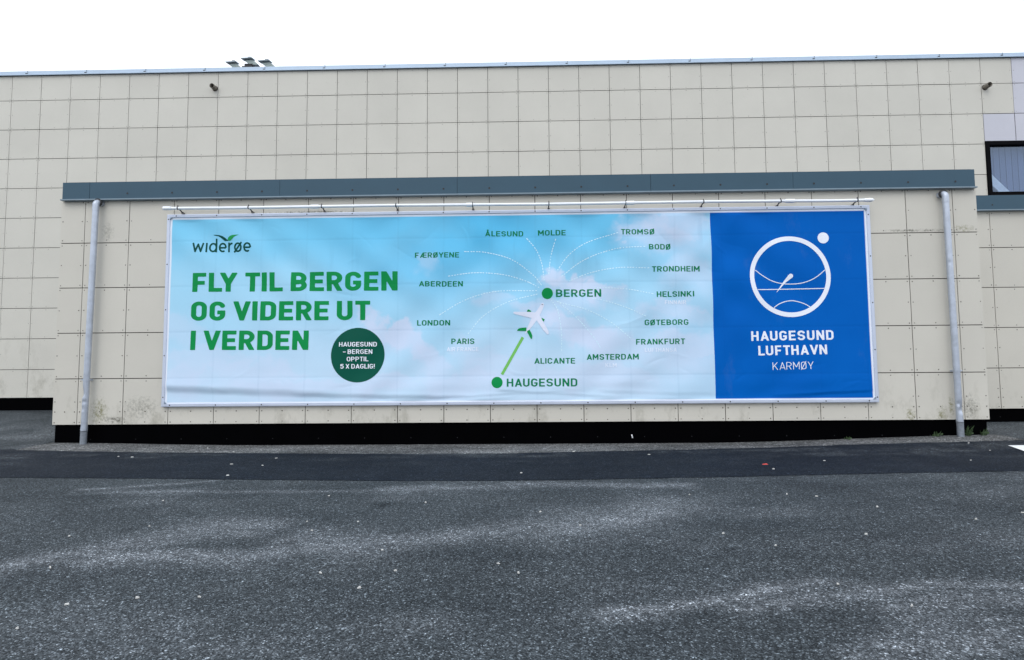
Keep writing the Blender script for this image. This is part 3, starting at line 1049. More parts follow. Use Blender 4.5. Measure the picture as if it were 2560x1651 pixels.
def blue_print(X, Z):
    n = fbm(X * 1.3, Z * 1.3, 101, 4)
    c = lerp(np.broadcast_to(lin((0, 90, 178)), X.shape + (3,)), lin((0, 101, 192)), n)
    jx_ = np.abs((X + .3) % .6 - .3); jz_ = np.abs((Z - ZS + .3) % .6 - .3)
    st = .10 * np.exp(-(jz_ / .010) ** 2) + .05 * np.exp(-(jx_ / .010) ** 2)  # shade of the joints behind, put into the blue as darker lines
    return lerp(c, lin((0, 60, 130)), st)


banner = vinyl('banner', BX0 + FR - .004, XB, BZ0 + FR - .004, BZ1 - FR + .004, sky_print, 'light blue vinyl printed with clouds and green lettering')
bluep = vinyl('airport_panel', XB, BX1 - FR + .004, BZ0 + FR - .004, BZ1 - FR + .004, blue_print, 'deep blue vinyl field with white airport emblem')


# ------------------------------------------------------------------ lettering: strokes -> outline cells that follow the vinyl
def arc(cx, cy, rx, ry, a0, a1, n=14):
    return [(cx + rx * math.cos(math.radians(a0 + (a1 - a0) * k / n)), cy + ry * math.sin(math.radians(a0 + (a1 - a0) * k / n))) for k in range(n + 1)]


def glyph(ch, w):
    """(advance, [polylines], clip) for a capital of height 1 drawn with a stroke of width w"""
    t = w / 2
    W_ = .52 + w * .45
    L, R_, B, T = t, W_ - t, t, 1 - t
    mid = (L + R_) / 2
    r = (R_ - L) / 2
    k = .5 + w * .03
    e = .2
    if ch == 'I': return w, [[(t, 0), (t, 1)]]
    if ch == '|': return w, [[(t, 0), (t, 1)]]
    if ch == 'L': return W_ * .86, [[(t, 0), (t, 1)], [(0, B), (W_ * .86, B)]]
    if ch == 'F': return W_ * .86, [[(t, 0), (t, 1)], [(0, T), (W_ * .86, T)], [(0, k - .03), (W_ * .78, k - .03)]]
    if ch == 'E': return W_ * .90, [[(t, 0), (t, 1)], [(0, T), (W_ * .9, T)], [(0, k), (W_ * .83, k)], [(0, B), (W_ * .9, B)]]
    if ch == 'T': return W_ * .94, [[(W_ * .47, 0), (W_ * .47, 1)], [(0, T), (W_ * .94, T)]]
    if ch == 'H': return W_, [[(L, 0), (L, 1)], [(R_, 0), (R_, 1)], [(L, k), (R_, k)]]
    if ch == 'N': return W_ * 1.04, [[(L, 0), (L, 1)], [(R_ + W_ * .04, 0), (R_ + W_ * .04, 1)], [(L - .02, 1 + .04), (R_ + W_ * .04 + .02, -.04)]]
    if ch == 'M':
        X2 = W_ * 1.22; return X2, [[(L, 0), (L, 1)], [(X2 - t, 0), (X2 - t, 1)], [(L - .02, 1.06), (X2 / 2, .30)], [(X2 / 2, .30), (X2 - t + .02, 1.06)]]
    if ch == 'V':
        X2 = W_ * 1.12; return X2, [[(t * 1.05 - e * .30, 1 + e), (X2 / 2, w * .35), (X2 - t * 1.05 + e * .30, 1 + e)]]
    if ch == 'A':
        X2 = W_ * 1.12; return X2, [[(t * 1.05 - e * .30, -e), (X2 / 2, 1 - w * .35), (X2 - t * 1.05 + e * .30, -e)], [(X2 * .22, .24 + t * .5), (X2 * .78, .24 + t * .5)]]
    if ch == 'Y':
        X2 = W_ * 1.08; return X2, [[(t * 1.1 - e * .5, 1 + e), (X2 / 2, .42), (X2 - t * 1.1 + e * .5, 1 + e)], [(X2 / 2, 0), (X2 / 2, .45)]]
    if ch == 'X':
        X2 = W_ * 1.06; return X2, [[(t * 1.1 - e * .42, -e), (X2 - t * 1.1 + e * .42, 1 + e)], [(t * 1.1 - e * .42, 1 + e), (X2 - t * 1.1 + e * .42, -e)]]
    if ch == 'K':
        return W_ * 1.04, [[(L, 0), (L, 1)], [(L, .36), (W_ * 1.0 - t * .7 + e * .6, 1 + e)], [(W_ * .38, .56), (W_ * 1.04 - t * .7 + e * .5, -e)]]
    O_ = arc(mid, T - r, r, r, 180, 0, 18) + arc(mid, B + r, r, r, 0, -180, 18)
    O_ = [(L, B + r)] + O_
    if ch in 'OØ':
        g = [O_ + [O_[1]]]
        if ch == 'Ø': g.append([(L - .02, -.06), (R_ + .02, 1.06)])
        return W_, g
    if ch == 'U': return W_, [[(L, 1), (L, B + r)] + arc(mid, B + r, r, r, 180, 360, 18) + [(R_, 1)]]
    if ch == 'C': return W_, [arc(mid, T - r, r, r, 4, 180, 18) + arc(mid, B + r, r, r, 180, 356, 18)]
    if ch == 'G': return W_, [arc(mid, T - r, r, r, 12, 180, 18) + arc(mid, B + r, r, r, 180, 360, 18) + [(R_, .53)], [(mid - w * .02, .53 - t), (R_ + t, .53 - t)]]
    if ch == 'D':
        q = r * 1.0
        return W_, [[(L, 0), (L, 1)], [(0, T), (R_ - q, T)] + arc(R_ - q, T - q, q, q, 90, 0, 12) + arc(R_ - q, B + q, q, q, 0, -90, 12) + [(0, B)]]
    if ch in 'PRB':
        kk = .44 if ch == 'P' else .46
        rr = (T - kk) / 2
        X2 = R_ - (.02 if ch == 'B' else 0)
        g = [[(L, 0), (L, 1)], [(0, T), (X2 - rr, T)] + arc(X2 - rr, kk + rr, rr, rr, 90, -90, 14) + [(0, kk)]]
        if ch == 'R': g.append([(mid, kk), (R_ + t * .25 + e * .35, -e)])
        if ch == 'B':
            r2 = (kk + .04 - B) / 2
            g[1][-1] = (0, kk + .02)
            g.append([(0, kk + .04), (R_ - r2, kk + .04)] + arc(R_ - r2, B + r2, r2, r2, 90, -90, 14) + [(0, B)])
        return W_, g
    if ch == 'S':
        h1 = (T - .5) / 2
        rx = r
        top = arc(mid, T - h1, rx, h1, 8, 180, 12) + arc(mid, .5 + h1, rx, h1, 180, 270, 7)
        bot = arc(mid, .5 - h1, rx, h1, 90, 0, 7) + arc(mid, B + h1, rx, h1, 0, -172, 12)
        return W_, [top + bot]
    if ch == '5':
        r5 = .29
        return W_ * .95, [[(W_ * .88, T), (L + .03, T), (L, .52)], [(L, .5)] + arc(mid * .9, B + r5, R_ * .95 - mid * .9, r5, 120, -160, 18)]
    if ch == 'Æ':
        X2 = W_ * 1.55; xm = X2 * .52
        return X2, [[(t * 1.05 - e * .42, -e), (xm, 1 + e * .0)], [(xm, 0), (xm, 1)], [(xm - .06, T), (X2, T)], [(xm, k), (X2 * .96, k)], [(xm, B), (X2, B)], [(X2 * .2, .24 + t * .5), (xm, .24 + t * .5)]]
    if ch == '–': return W_ * .85, [[(0, .44), (W_ * .85, .44)]]
    if ch == '!': return w * 1.05, [[(t, .34), (t, 1)], [(t, 0), (t, w * .95)]]
    # lower case of the airline word mark (x height .74 of ascender)
    x = .78
    if ch == 'w':
        X2 = .92; return X2, [[(t, x), (X2 * .27, t), (X2 * .5, x - .12), (X2 * .73, t), (X2 - t, x)]]
    if ch == 'i': return w, [[(t, 0), (t, x)]]
    if ch in 'deoø':
        X2 = .64; a_, b_ = X2 / 2 - t, x / 2 - t
        cx, cy = X2 / 2, x / 2
        if ch == 'd': return X2, [arc(cx, cy, a_, b_, 0, 360, 30), [(X2 - t, 0), (X2 - t, 1.12)]]
        if ch == 'e': return X2, [arc(cx, cy, a_, b_, 0, 305, 26), [(t, cy - .02), (X2 - t, cy - .02)], [(X2 - t, cy - .02), (X2 - t, cy + .03)]]
        g = [arc(cx, cy, a_, b_, 0, 360, 30)]
        if ch == 'ø': g.append([(.02, -.02), (X2 - .02, x + .02)])
        return X2, g
    if ch == 'r': return .36, [[(t, 0), (t, x)], [(t, x * .5)] + arc(.36, x * .55, .36 - t, x * .45 - t, 180, 90, 8)]
    return .3, []


NOCLIP = set('ÅØ–wideroø')


def sdf_strokes(X, Y, polys, w):
    h = w / 2
    d = np.full(X.shape, 9.0)
    for pl_ in polys:
        for i in range(len(pl_) - 1):
            ax, ay = pl_[i]; bx, by = pl_[i + 1]
            L = math.hypot(bx - ax, by - ay)
            if L < 1e-6: continue
            ux, uy = (bx - ax) / L, (by - ay) / L
            s = (X - ax) * ux + (Y - ay) * uy
            n = np.abs(-(X - ax) * uy + (Y - ay) * ux)
            d = np.minimum(d, np.maximum(np.abs(s - L / 2) - L / 2, n - h))
        for (ax, ay) in pl_[1:-1]:
            d = np.minimum(d, np.hypot(X - ax, Y - ay) - h)
    return d


_cells = {}


def march(F, xs, ys):
    """polygons of the area where F < 0"""
    pts = []; key = {}; faces = []
    nx, ny = len(xs), len(ys)

    def vert(k, x, y):
        if k not in key:
            key[k] = len(pts); pts.append((x, y))
        return key[k]
    IN = F < 0
    anyin = IN[:-1, :-1] | IN[1:, :-1] | IN[:-1, 1:] | IN[1:, 1:]
    for j, i in zip(*np.nonzero(anyin)):
        cs = [(j, i), (j, i + 1), (j + 1, i + 1), (j + 1, i)]
        poly = []
        for a in range(4):
            p, q = cs[a], cs[(a + 1) % 4]
            if IN[p]: poly.append(vert(p, xs[p[1]], ys[p[0]]))
            if IN[p] != IN[q]:
                t_ = F[p] / (F[p] - F[q])
                k = (min(p, q), max(p, q))
                poly.append(vert(k, xs[p[1]] + t_ * (xs[q[1]] - xs[p[1]]), ys[p[0]] + t_ * (ys[q[0]] - ys[p[0]])))
        if len(poly) >= 3: faces.append(poly)
    return pts, faces


def glyph_cells(ch, w, res):
    k = (ch, round(w, 3), res)
    if k in _cells: return _cells[k]
    base = ch
    ring = False
    if ch == 'Å': base, ring = 'A', True
    adv, polys = glyph(base, w)
    st = 1 / res
    y0, y1 = (-.12, 1.36)
    xs = np.arange(-.08, adv + .08 + st, st); ys = np.arange(y0, y1, st) + st * .37
    X, Y = np.meshgrid(xs, ys)
    F = sdf_strokes(X, Y, polys, w)
    if ch not in NOCLIP or ch == 'Å': F = np.maximum(F, np.maximum(-Y, Y - 1))
    if ch in 'ÅAVYXKNMR': F = np.maximum(F, np.maximum(-X, X - adv))
    if ring: F = np.minimum(F, np.abs(np.hypot(X - adv / 2, Y - 1.13) - .085) - .045)
    _cells[k] = (adv, march(F, xs, ys))
    return _cells[k]


class Print(MB):
    """ink lying on the vinyl: takes wall coordinates (x, z) and follows every fold"""
    lift = .0022

    def add2d(s, P, faces, m=0, lift=None):
        P = np.asarray(P, float)
        Y = YV - wrinkle(P[:, 0], P[:, 1]) - (s.lift if lift is None else lift)
        s.mesh(np.stack([P[:, 0], Y, P[:, 1]], -1), faces, m, 1.0, True)

    def text(s, txt, p0, p1, cap, w, track=.12, space=.34, res=24, m=0, lift=None):
        """p0, p1: ends of the baseline (x, z); cap: height (m)"""
        x = 0; lay = []; last = 0; pc = ''
        for c in txt:
            if c == ' ':
                x += space - last; pc = ' '; continue
            if pc + c in ('LY', 'LT'): x -= .16
            adv, cells = glyph_cells(c, w, res)
            tr = track * (.62 if c in 'TVYAL' else 1); pc = c
            lay.append((x, cells)); x += adv + tr
            last = tr
        tot = x - last
        p0 = np.array(p0); p1 = np.array(p1)
        d = (p1 - p0); Lw = np.hypot(*d); d = d / Lw; n = np.array([-d[1], d[0]])
        sx = Lw / tot
        for x0, (pts, faces) in lay:
            if not pts: continue
            q = np.array(pts)
            P = p0 + ((q[:, 0] + x0) * sx)[:, None] * d + (q[:, 1] * cap)[:, None] * n
            s.add2d(P, faces, m, lift)

    def poly(s, pts, m=0, st=.02, lift=None):
        """filled outline (x, z), diced so that it can follow the folds"""
        pts = np.array(pts, float)
        x0, z0 = pts.min(0) - st * 1.5; x1, z1 = pts.max(0) + st * 1.5
        xs = np.arange(x0, x1 + st, st); zs_ = np.arange(z0, z1 + st, st)
        X, Z = np.meshgrid(xs, zs_)
        d = np.full(X.shape, 9.); ins = np.zeros(X.shape, bool)
        n = len(pts)
        for i in range(n):
            a = pts[i]; b = pts[(i + 1) % n]
            e_ = b - a
            u = np.clip(((X - a[0]) * e_[0] + (Z - a[1]) * e_[1]) / (e_ @ e_ + 1e-12), 0, 1)
            d = np.minimum(d, np.hypot(X - a[0] - u * e_[0], Z - a[1] - u * e_[1]))
            with np.errstate(divide='ignore', invalid='ignore'):
                cond = ((a[1] > Z) != (b[1] > Z)) & (X < (b[0] - a[0]) * (Z - a[1]) / (b[1] - a[1] + 1e-15) + a[0])
            ins ^= cond
        F = np.where(ins, -d, d)
        p, f = march(F, xs, zs_)
        s.add2d(p, f, m, lift)

    def ellipse(s, c, rx, rz, m=0, lift=None, n=60, inner=None):
        k = 10 if inner is None else 3
        i0 = .0 if inner is None else inner
        pts = []; faces = []
        rs = np.linspace(i0, 1, k)
        for q in rs:
            for a in range(n):
                pts.append((c[0] + rx * q * math.cos(2 * math.pi * a / n), c[1] + rz * q * math.sin(2 * math.pi * a / n)))
        for i in range(k - 1):
            for a in range(n):
                b = (a + 1) % n
                faces.append((i * n + a, (i + 1) * n + a, (i + 1) * n + b, i * n + b) if i or inner is not None else (a * 0, n + a, n + b))
        s.add2d(pts, faces, m, lift)

    def line(s, pts, wd, m=0, dash=None, lift=None):
        """ribbon along a course of points, dashed when dash = (on, off)"""
        pts = [np.array(p, float) for p in pts]
        fine = [pts[0]]
        for a, b in zip(pts[:-1], pts[1:]):
            n = max(1, int(np.hypot(*(b - a)) / .008))
            for k in range(1, n + 1): fine.append(a + (b - a) * k / n)
        acc = 0; run = []
        runs = []
        for a, b in zip(fine[:-1], fine[1:]):
            on = True if dash is None else (acc % (dash[0] + dash[1])) < dash[0]
            if on:
                if not run: run = [a]
                run.append(b)
            elif run:
                runs.append(run); run = []
            acc += np.hypot(*(b - a))
        if run: runs.append(run)
        for r_ in runs:
            P = []; n = len(r_)
            for i in range(n):
                t_ = r_[min(i + 1, n - 1)] - r_[max(i - 1, 0)]
                t_ = t_ / (np.hypot(*t_) + 1e-9); nn = np.array([-t_[1], t_[0]])
                P += [r_[i] - nn * wd / 2, r_[i] + nn * wd / 2]
            s.add2d(P, [(2 * i, 2 * i + 2, 2 * i + 3, 2 * i + 1) for i in range(n - 1)], m, lift)


def W2(px, py):
    p = at(px, py, YV)
    return (p[0], p[2])


PXM = (at(1300, 760, YV)[0] - at(1299, 760, YV)[0])     # metres per photograph pixel on the vinyl


def bez(ps, n=40):
    """smooth course through the given points (Catmull-Rom)"""
    ps = [np.array(p, float) for p in ps]
    ps = [2 * ps[0] - ps[1]] + ps + [2 * ps[-1] - ps[-2]]
    out = []
    for i in range(1, len(ps) - 2):
        for k in range(n // (len(ps) - 3) + 1):
            t_ = k / (n // (len(ps) - 3) + 1)
            out.append(.5 * ((2 * ps[i]) + (-ps[i - 1] + ps[i + 1]) * t_ + (2 * ps[i - 1] - 5 * ps[i] + 4 * ps[i + 1] - ps[i + 2]) * t_ ** 2 +
                             (-ps[i - 1] + 3 * ps[i] - 3 * ps[i + 1] + ps[i + 2]) * t_ ** 3))
    out.append(ps[-2])
    return out


def word(name, txt, x0, y0, x1, y1, cap, w, mat, parent, label, res=22, track=.13, space=.34):
    p = Print()
    p.text(txt, W2(x0, y0), W2(x1, y1), cap * PXM, w, track, space, res)
    return p.build(name, mat, parent, label)


# headline
for txt, x0, y0, x1, y1, cap in (('FLY TIL BERGEN', 481.3, 730.4, 994, 726.5, 48.4), ('OG VIDERE UT', 477.8, 802.4, 924.9, 800.5, 48.6), ('I VERDEN', 476.4, 875.5, 771, 875.2, 48.6)):
    word('headline', txt, x0, y0, x1, y1, cap, .20, M['ink_green'], banner, 'large bold green headline line reading ' + txt, 40, .11, .31)

# airline word mark with its bird
p = Print()
p.text('widerøe', W2(481.5, 631.6), W2(628.6, 630.2), 31.5 * PXM, .135, .12, .3, 34)
p.build('word_mark', M['ink_deep'], banner, 'dark green lower case airline word mark')
z1_ = lambda pts: [W2(400 + u / 2.852, 500 + v / 2.852) for u, v in pts]
p = Print()
p.poly(z1_([(368, 249), (400, 249), (425, 252), (448, 260), (466, 272), (480, 284), (492, 294), (462, 294), (450, 284), (436, 272), (415, 260)]), 0, .006)
p.poly(z1_([(482, 283), (489, 268), (500, 258), (520, 252), (545, 250), (569, 249), (545, 257), (530, 265), (518, 278), (506, 290), (496, 294), (490, 292)]), 1, .006)
p.build('bird_emblem', [M['ink_deep'], M['ink_leaf']], banner, 'green flying bird emblem above the word mark')

# round badge
p = Print()
p.ellipse(W2(894.4, 888), 67.3 * PXM, 68.3 * PXM, 0, .0022, 72)
for txt, x0, x1, yb in (('HAUGESUND', 847.8, 942.1, 867.0), ('– BERGEN', 857.6, 930.9, 885.4), ('OPPTIL', 867.4, 921, 903.8), ('5 X DAGLIG!', 851.3, 937.2, 922)):
    p.text(txt, W2(x0, yb), W2(x1, yb - .3), 11.3 * PXM, .15, .12, .30, 22, 1, .0045)
p.build('badge', [M['ink_badge'], M['ink_white']], banner, 'round dark green badge with white lettering')

NAMES = [('ÅLESUND', 1213, 591.5, 1308, 591, 13.4), ('MOLDE', 1344.9, 589.6, 1414.3, 588.8, 13.4), ('FÆRØYENE', 1037.1, 645, 1148, 644.6, 13.2),
         ('ABERDEEN', 1048, 716.6, 1157.1, 716.4, 13.4), ('LONDON', 1042.3, 814.3, 1125.5, 814.1, 13.6), ('PARIS', 1128, 860.6, 1186, 860.4, 13.8),
         ('ALICANTE', 1336, 909.8, 1437.7, 909.4, 14), ('TROMSØ', 1552.5, 586.4, 1636, 586, 13.6), ('BODØ', 1622.3, 624, 1676.9, 623.6, 13.6),
         ('TRONDHEIM', 1630, 679.7, 1750, 678.7, 13.6), ('HELSINKI', 1642, 742.6, 1735.3, 741.6, 13.8), ('GØTEBORG', 1612, 813.5, 1721.3, 812.4, 13.8),
         ('FRANKFURT', 1590.6, 862, 1713.2, 860.6, 14), ('AMSTERDAM', 1466.8, 900.2, 1597, 899, 14)]
for n_, x0, y0, x1, y1, cap in NAMES:
    word('destination_name', n_, x0, y0, x1, y1, cap, .158, M['ink_name'], banner, 'green capitals reading ' + n_, 20)
for n_, x0, y0, x1, y1, cap in (('BERGEN', 1389.9, 742.9, 1503.1, 742, 19), ('HAUGESUND', 1267, 967, 1443.3, 966.4, 19.8)):
    word('city_name', n_, x0, y0, x1, y1, cap, .16, M['ink_name'], banner, 'larger green capitals reading ' + n_, 26)
for n_, x0, y0, x1, y1, cap in (('AIR FRANCE', 1116.9, 878.7, 1196.9, 878.5, 10.4), ('FINNAIR', 1662.6, 760.5, 1716, 760, 9.6), ('LUFTHANSA', 1612, 880.4, 1692.5, 879.8, 10), ('KLM', 1513.5, 918.6, 1542, 918.3, 10)):
    word('partner_name', n_, x0, y0, x1, y1, cap, .16, M['ink_pale'], banner, 'small faint white capitals under a city name', 20)
for cx_, cy_ in ((1368.3, 734), (1242.7, 956.6)):
    p = Print(); p.ellipse(W2(cx_, cy_), 13.8 * PXM, 13.9 * PXM); p.build('city_dot', M['ink_green'], banner)

zA = lambda pts: [(980 + u / 3.85, 520 + v / 3.85) for u, v in pts]
zB = lambda pts: [(1340 + u / 3.85, 520 + v / 3.85) for u, v in pts]
ROUTES = [zA([(1295, 292), (1385, 400), (1440, 530), (1465, 700)]), zA([(1575, 300), (1535, 440), (1514, 580), (1508, 650)]),
          zA([(695, 422), (900, 428), (1150, 500), (1350, 640), (1440, 745)]), zA([(540, 658), (800, 625), (1080, 645), (1290, 705), (1415, 768)]),
          zA([(455, 1032), (700, 890), (1000, 805), (1395, 797)]), zA([(730, 1215), (880, 1040), (1120, 905), (1400, 830)]),
          zB([(790, 238), (500, 330), (320, 450), (200, 610)]), zB([(1050, 372), (750, 395), (450, 510), (240, 665)]),
          zB([(1090, 577), (800, 575), (520, 625), (320, 705)]), zB([(1130, 827), (900, 785), (650, 770), (560, 775)]),
          zB([(1060, 1043), (850, 950), (650, 890), (540, 870)]), zB([(910, 1255), (720, 1100), (500, 985), (300, 930), (200, 900)]),
          zB([(620, 1345), (560, 1250), (460, 1130), (330, 1000), (220, 910)]), zB([(248, 1380), (243, 1180), (210, 990), (150, 890)])]
for r_ in ROUTES:
    p = Print(); p.line([W2(*q) for q in bez(r_, 48)], 2.0 * PXM, 0, (4.4 * PXM, 2.8 * PXM), .0018)
    p.build('route_marking', M['ink_route'], banner)
p = Print(); p.line([W2(1307.2, 843.5), W2(1255, 936.7)], 6.9 * PXM); p.build('flight_line', M['ink_lime'], banner, 'straight light green line between two cities')

zC = lambda pts: [W2(1000 + u / 4.776, 720 + v / 4.776) for u, v in pts]
p = Print()
p.poly(zC([(1692, 181), (1704, 176), (1717, 184), (1720, 208), (1700, 262), (1668, 325), (1640, 375), (1590, 445), (1548, 498), (1524, 524), (1490, 553), (1500, 522), (1515, 488), (1550, 410), (1585, 330), (1640, 262)]), 0, .008, .0026)
p.poly(zC([(1632, 296), (1560, 288), (1360, 286), (1350, 303), (1378, 317), (1470, 338), (1590, 366), (1602, 345)]), 0, .008, .0036)
p.poly(zC([(1664, 322), (1706, 400), (1772, 515), (1776, 553), (1758, 557), (1700, 490), (1632, 388)]), 0, .008, .0046)
p.poly(zC([(1514, 285), (1520, 268), (1531, 259), (1545, 263), (1567, 278), (1566, 287)]), 1, .004, .0052)
p.poly(zC([(1688, 356), (1728, 377), (1713, 403), (1702, 388)]), 1, .004, .0058)
p.poly(zC([(1509, 473), (1508, 516), (1400, 512), (1398, 503), (1416, 487), (1445, 478)]), 1, .004, .0052)
p.poly(zC([(1546, 499), (1566, 535), (1580, 575), (1576, 608), (1563, 610), (1514, 518)]), 1, .004, .0058)
p.poly(zC([(1684, 201), (1697, 193), (1712, 200), (1704, 204), (1697, 200)]), 2, .003, .0062)
p.build('airplane_picture', [ink('pale_lavender_ink', sr(220, 226, 242)), M['ink_green'], M['ink_grey']], banner, 'white airliner seen from above with green tail and engines')

# the blue field
zD = lambda pts: [(1740 + u / 2.852, 500 + v / 2.852) for u, v in pts]
c0 = W2(1975.6, 691.8)
p = Print(); p.ellipse(c0, 99.2 * PXM, 101 * PXM, 0, .0022, 96, .888); p.build('emblem_ring', M['ink_white'], bluep)
p = Print(); p.ellipse(W2(2057.7, 595.2), 13.8 * PXM, 13.8 * PXM); p.build('emblem_dot', M['ink_white'], bluep)
for pts in ([(424, 500), (480, 542), (550, 580), (620, 597), (680, 600), (745, 595), (810, 576), (865, 545), (918, 500)], [(440, 641), (680, 636), (914, 631.5)], [(556, 769), (590, 744), (635, 726), (685, 719), (735, 728), (778, 743), (814, 763)]):
    p = Print(); p.line([W2(*q) for q in bez(zD(pts), 48)], 2.0 * PXM, 0, None, .0034); p.build('emblem_line', M['ink_white'], bluep)
p = Print()
hd = [(675 + 16.5 * math.cos(a), 543 + 16.5 * math.sin(a)) for a in np.linspace(math.radians(-142), math.radians(40), 14)]
p.poly([W2(*q) for q in zD(hd + [(640, 590), (568, 670), (622, 588)])], 0, .006, .0046)
p.build('emblem_hand', M['ink_white'], bluep)
for n_, x0, y0, x1, y1, cap, w in (('HAUGESUND', 1878.5, 852.7, 2084.7, 849.6, 23.6, .175), ('LUFTHAVN', 1896.7, 889.2, 2068.2, 886, 23.8, .175), ('KARMØY', 1931.8, 925.3, 2034.5, 922.9, 18.4, .08)):
    word('airport_name', n_, x0, y0, x1, y1, cap, w, M['ink_white'], bluep, 'white capitals reading ' + n_, 34, .15)

# ------------------------------------------------------------------ pipe stubs high on the tall wall
for label, px, py in (('short round pipe stub high on the tall wall, below the roof floodlights', 538, 222), ('short round pipe stub high on the tall wall above the window', 2462, 219)):
    c = at(px, py, D)
    e = empty('overflow_spout', (c[0], D, c[2]), label, 'pipe stub', 'overflow pipe stubs on the tall wall')
    m = MB(); n = 20; ro, ri = .047, .040; L0, L1 = D + .004, D - .125
    vs = []
    for (r2, y) in ((ro, L0), (ro, L1), (ri, L1), (ri, L0 - .02)):
        vs += [(c[0] + r2 * math.cos(2 * math.pi * k / n), y, c[2] + r2 * math.sin(2 * math.pi * k / n)) for k in range(n)]
    m.mesh(vs, [(j * n + k, j * n + (k + 1) % n, (j + 1) * n + (k + 1) % n, (j + 1) * n + k) for j in range(3) for k in range(n)], 0, 1, True)
    m.face([vs[3 * n + k] for k in range(n)], 1)
    m.build('pipe', [M['spout'], M['black']], e)
    m = MB(); m.tube([(c[0], D + .003, c[2]), (c[0], D - .006, c[2])], .056, 20); m.build('flange', M['core'], e)

# ------------------------------------------------------------------ floodlights on the roof
YF = D + 1.3
fl = empty('floodlight_mast', (at(626, 160, YF)[0], YF, z_cop0 - .12), 'three floodlight heads on a roof mast above the coping', 'floodlights')


def lamp(px0, px1, py0, py1, tilt, glassy):
    a = at(px0, py0, YF); b = at(px1, py1, YF)
    w = abs(b[0] - a[0]) * .82; h = abs(a[2] - b[2])
    cx = (a[0] + b[0]) / 2; cz = (a[2] + b[2]) / 2
    m = MB()
    # flat housing turned towards the forecourt: sloping front, hood lip, ballast box behind
    fr = [(-w * .50, -.05, h * .30), (w * .22, -.05, h * .36), (w * .60, .0, -h * .46), (-w * .06, .0, -h * .52)]
    bk = [(x * .9, y + .11, z + h * .12) for x, y, z in fr]
    P_ = lambda q: (cx + q[0], YF + q[1], cz + q[2])
    m.mesh([P_(q) for q in fr + bk], [(0, 3, 2, 1), (4, 5, 6, 7), (0, 1, 5, 4), (1, 2, 6, 5), (2, 3, 7, 6), (3, 0, 4, 7)])
    lip = [(-w * .62, -.13, h * .30), (w * .26, -.13, h * .40), (w * .30, .02, h * .52), (-w * .58, .02, h * .46)]
    m.mesh([P_(q) for q in lip] + [P_((x, y, z + h * .14)) for x, y, z in lip], [(0, 3, 2, 1), (4, 5, 6, 7), (0, 1, 5, 4), (1, 2, 6, 5), (2, 3, 7, 6), (3, 0, 4, 7)])
    m.box(cx - w * .05, cx + w * .2, YF - .132, YF + .0, cz + h * .52, cz + h * .62, 1)
    o = m.build('lamp_head', [M['lamp'], M['black']], fl)
    g_ = MB()
    c_ = sum((Vector(P_(q)) for q in fr), Vector()) / 4
    g_.face([c_ + (Vector(P_(q)) - c_) * .9 + Vector((0, -.006, 0)) for q in fr])
    g_.build('front_glass', M['lamp_glass'], o)


lamp(571, 606, 161, 173, 0, 1)
lamp(609, 647, 152, 163, 0, 1)
lamp(651, 690, 158, 169, 0, 1)
m = MB()
c = at(626, 158, YF)
m.tube([(c[0], YF + .12, z_cop0 - .12), (c[0], YF + .12, c[2] + .03)], .045, 12)
l_ = at(588, 169, YF); r2 = at(672, 166, YF)
m.build('mast', M['lamp'], fl)
m = MB(); m.tube([(l_[0], YF + .12, l_[2] - .03), (c[0], YF + .12, (l_[2] + r2[2]) / 2 - .03), (r2[0], YF + .12, r2[2] - .03)], .03, 10); m.build('crossbar', M['lamp'], fl)
m = MB(); b_ = at(622, 166, YF)
m.box(b_[0] - .09, b_[0] + .09, YF - .02, YF + .11, b_[2] - .05, b_[2] + .05)
m.box(b_[0] - .16, b_[0] + .13, YF + .0, YF + .03, b_[2] - .012, b_[2] + .008)
m.build('junction_box', M['black'], fl)

# ------------------------------------------------------------------ scraps on the asphalt
M['scrap'] = simple('pale_paper_scrap', sr(196, 196, 192), .8, 0, .15, 60)
M['scrap_red'] = simple('red_plastic_scrap', sr(200, 70, 60), .5)
L1 = zl([(323, 544), (234, 692), (312, 864), (640, 834), (760, 378), (697, 497), (1432, 476), (1455, 518), (1670, 476), (1534, 356), (1783, 609), (1844, 706), (1675, 787), (1985, 388), (2324, 672), (930, 828), (80, 975), (1495, 716)], 0)
L2 = zl([(30, 717), (132, 431), (828, 351), (1282, 349), (1704, 408), (2164, 465), (985, 532), (1652, 536), (1520, 769), (1865, 870), (1230, 588), (2382, 434), (318, 493), (1420, 358)], 1280)
L3 = zl([(553, 177), (616, 180), (968, 138), (1089, 155), (1288, 185), (1080, 213), (1224, 219), (1062, 267)], 0) + zl([(43, 255), (288, 154), (640, 168), (1457, 197), (1220, 237), (2140, 195), (2230, 148), (2130, 114)], 1280)


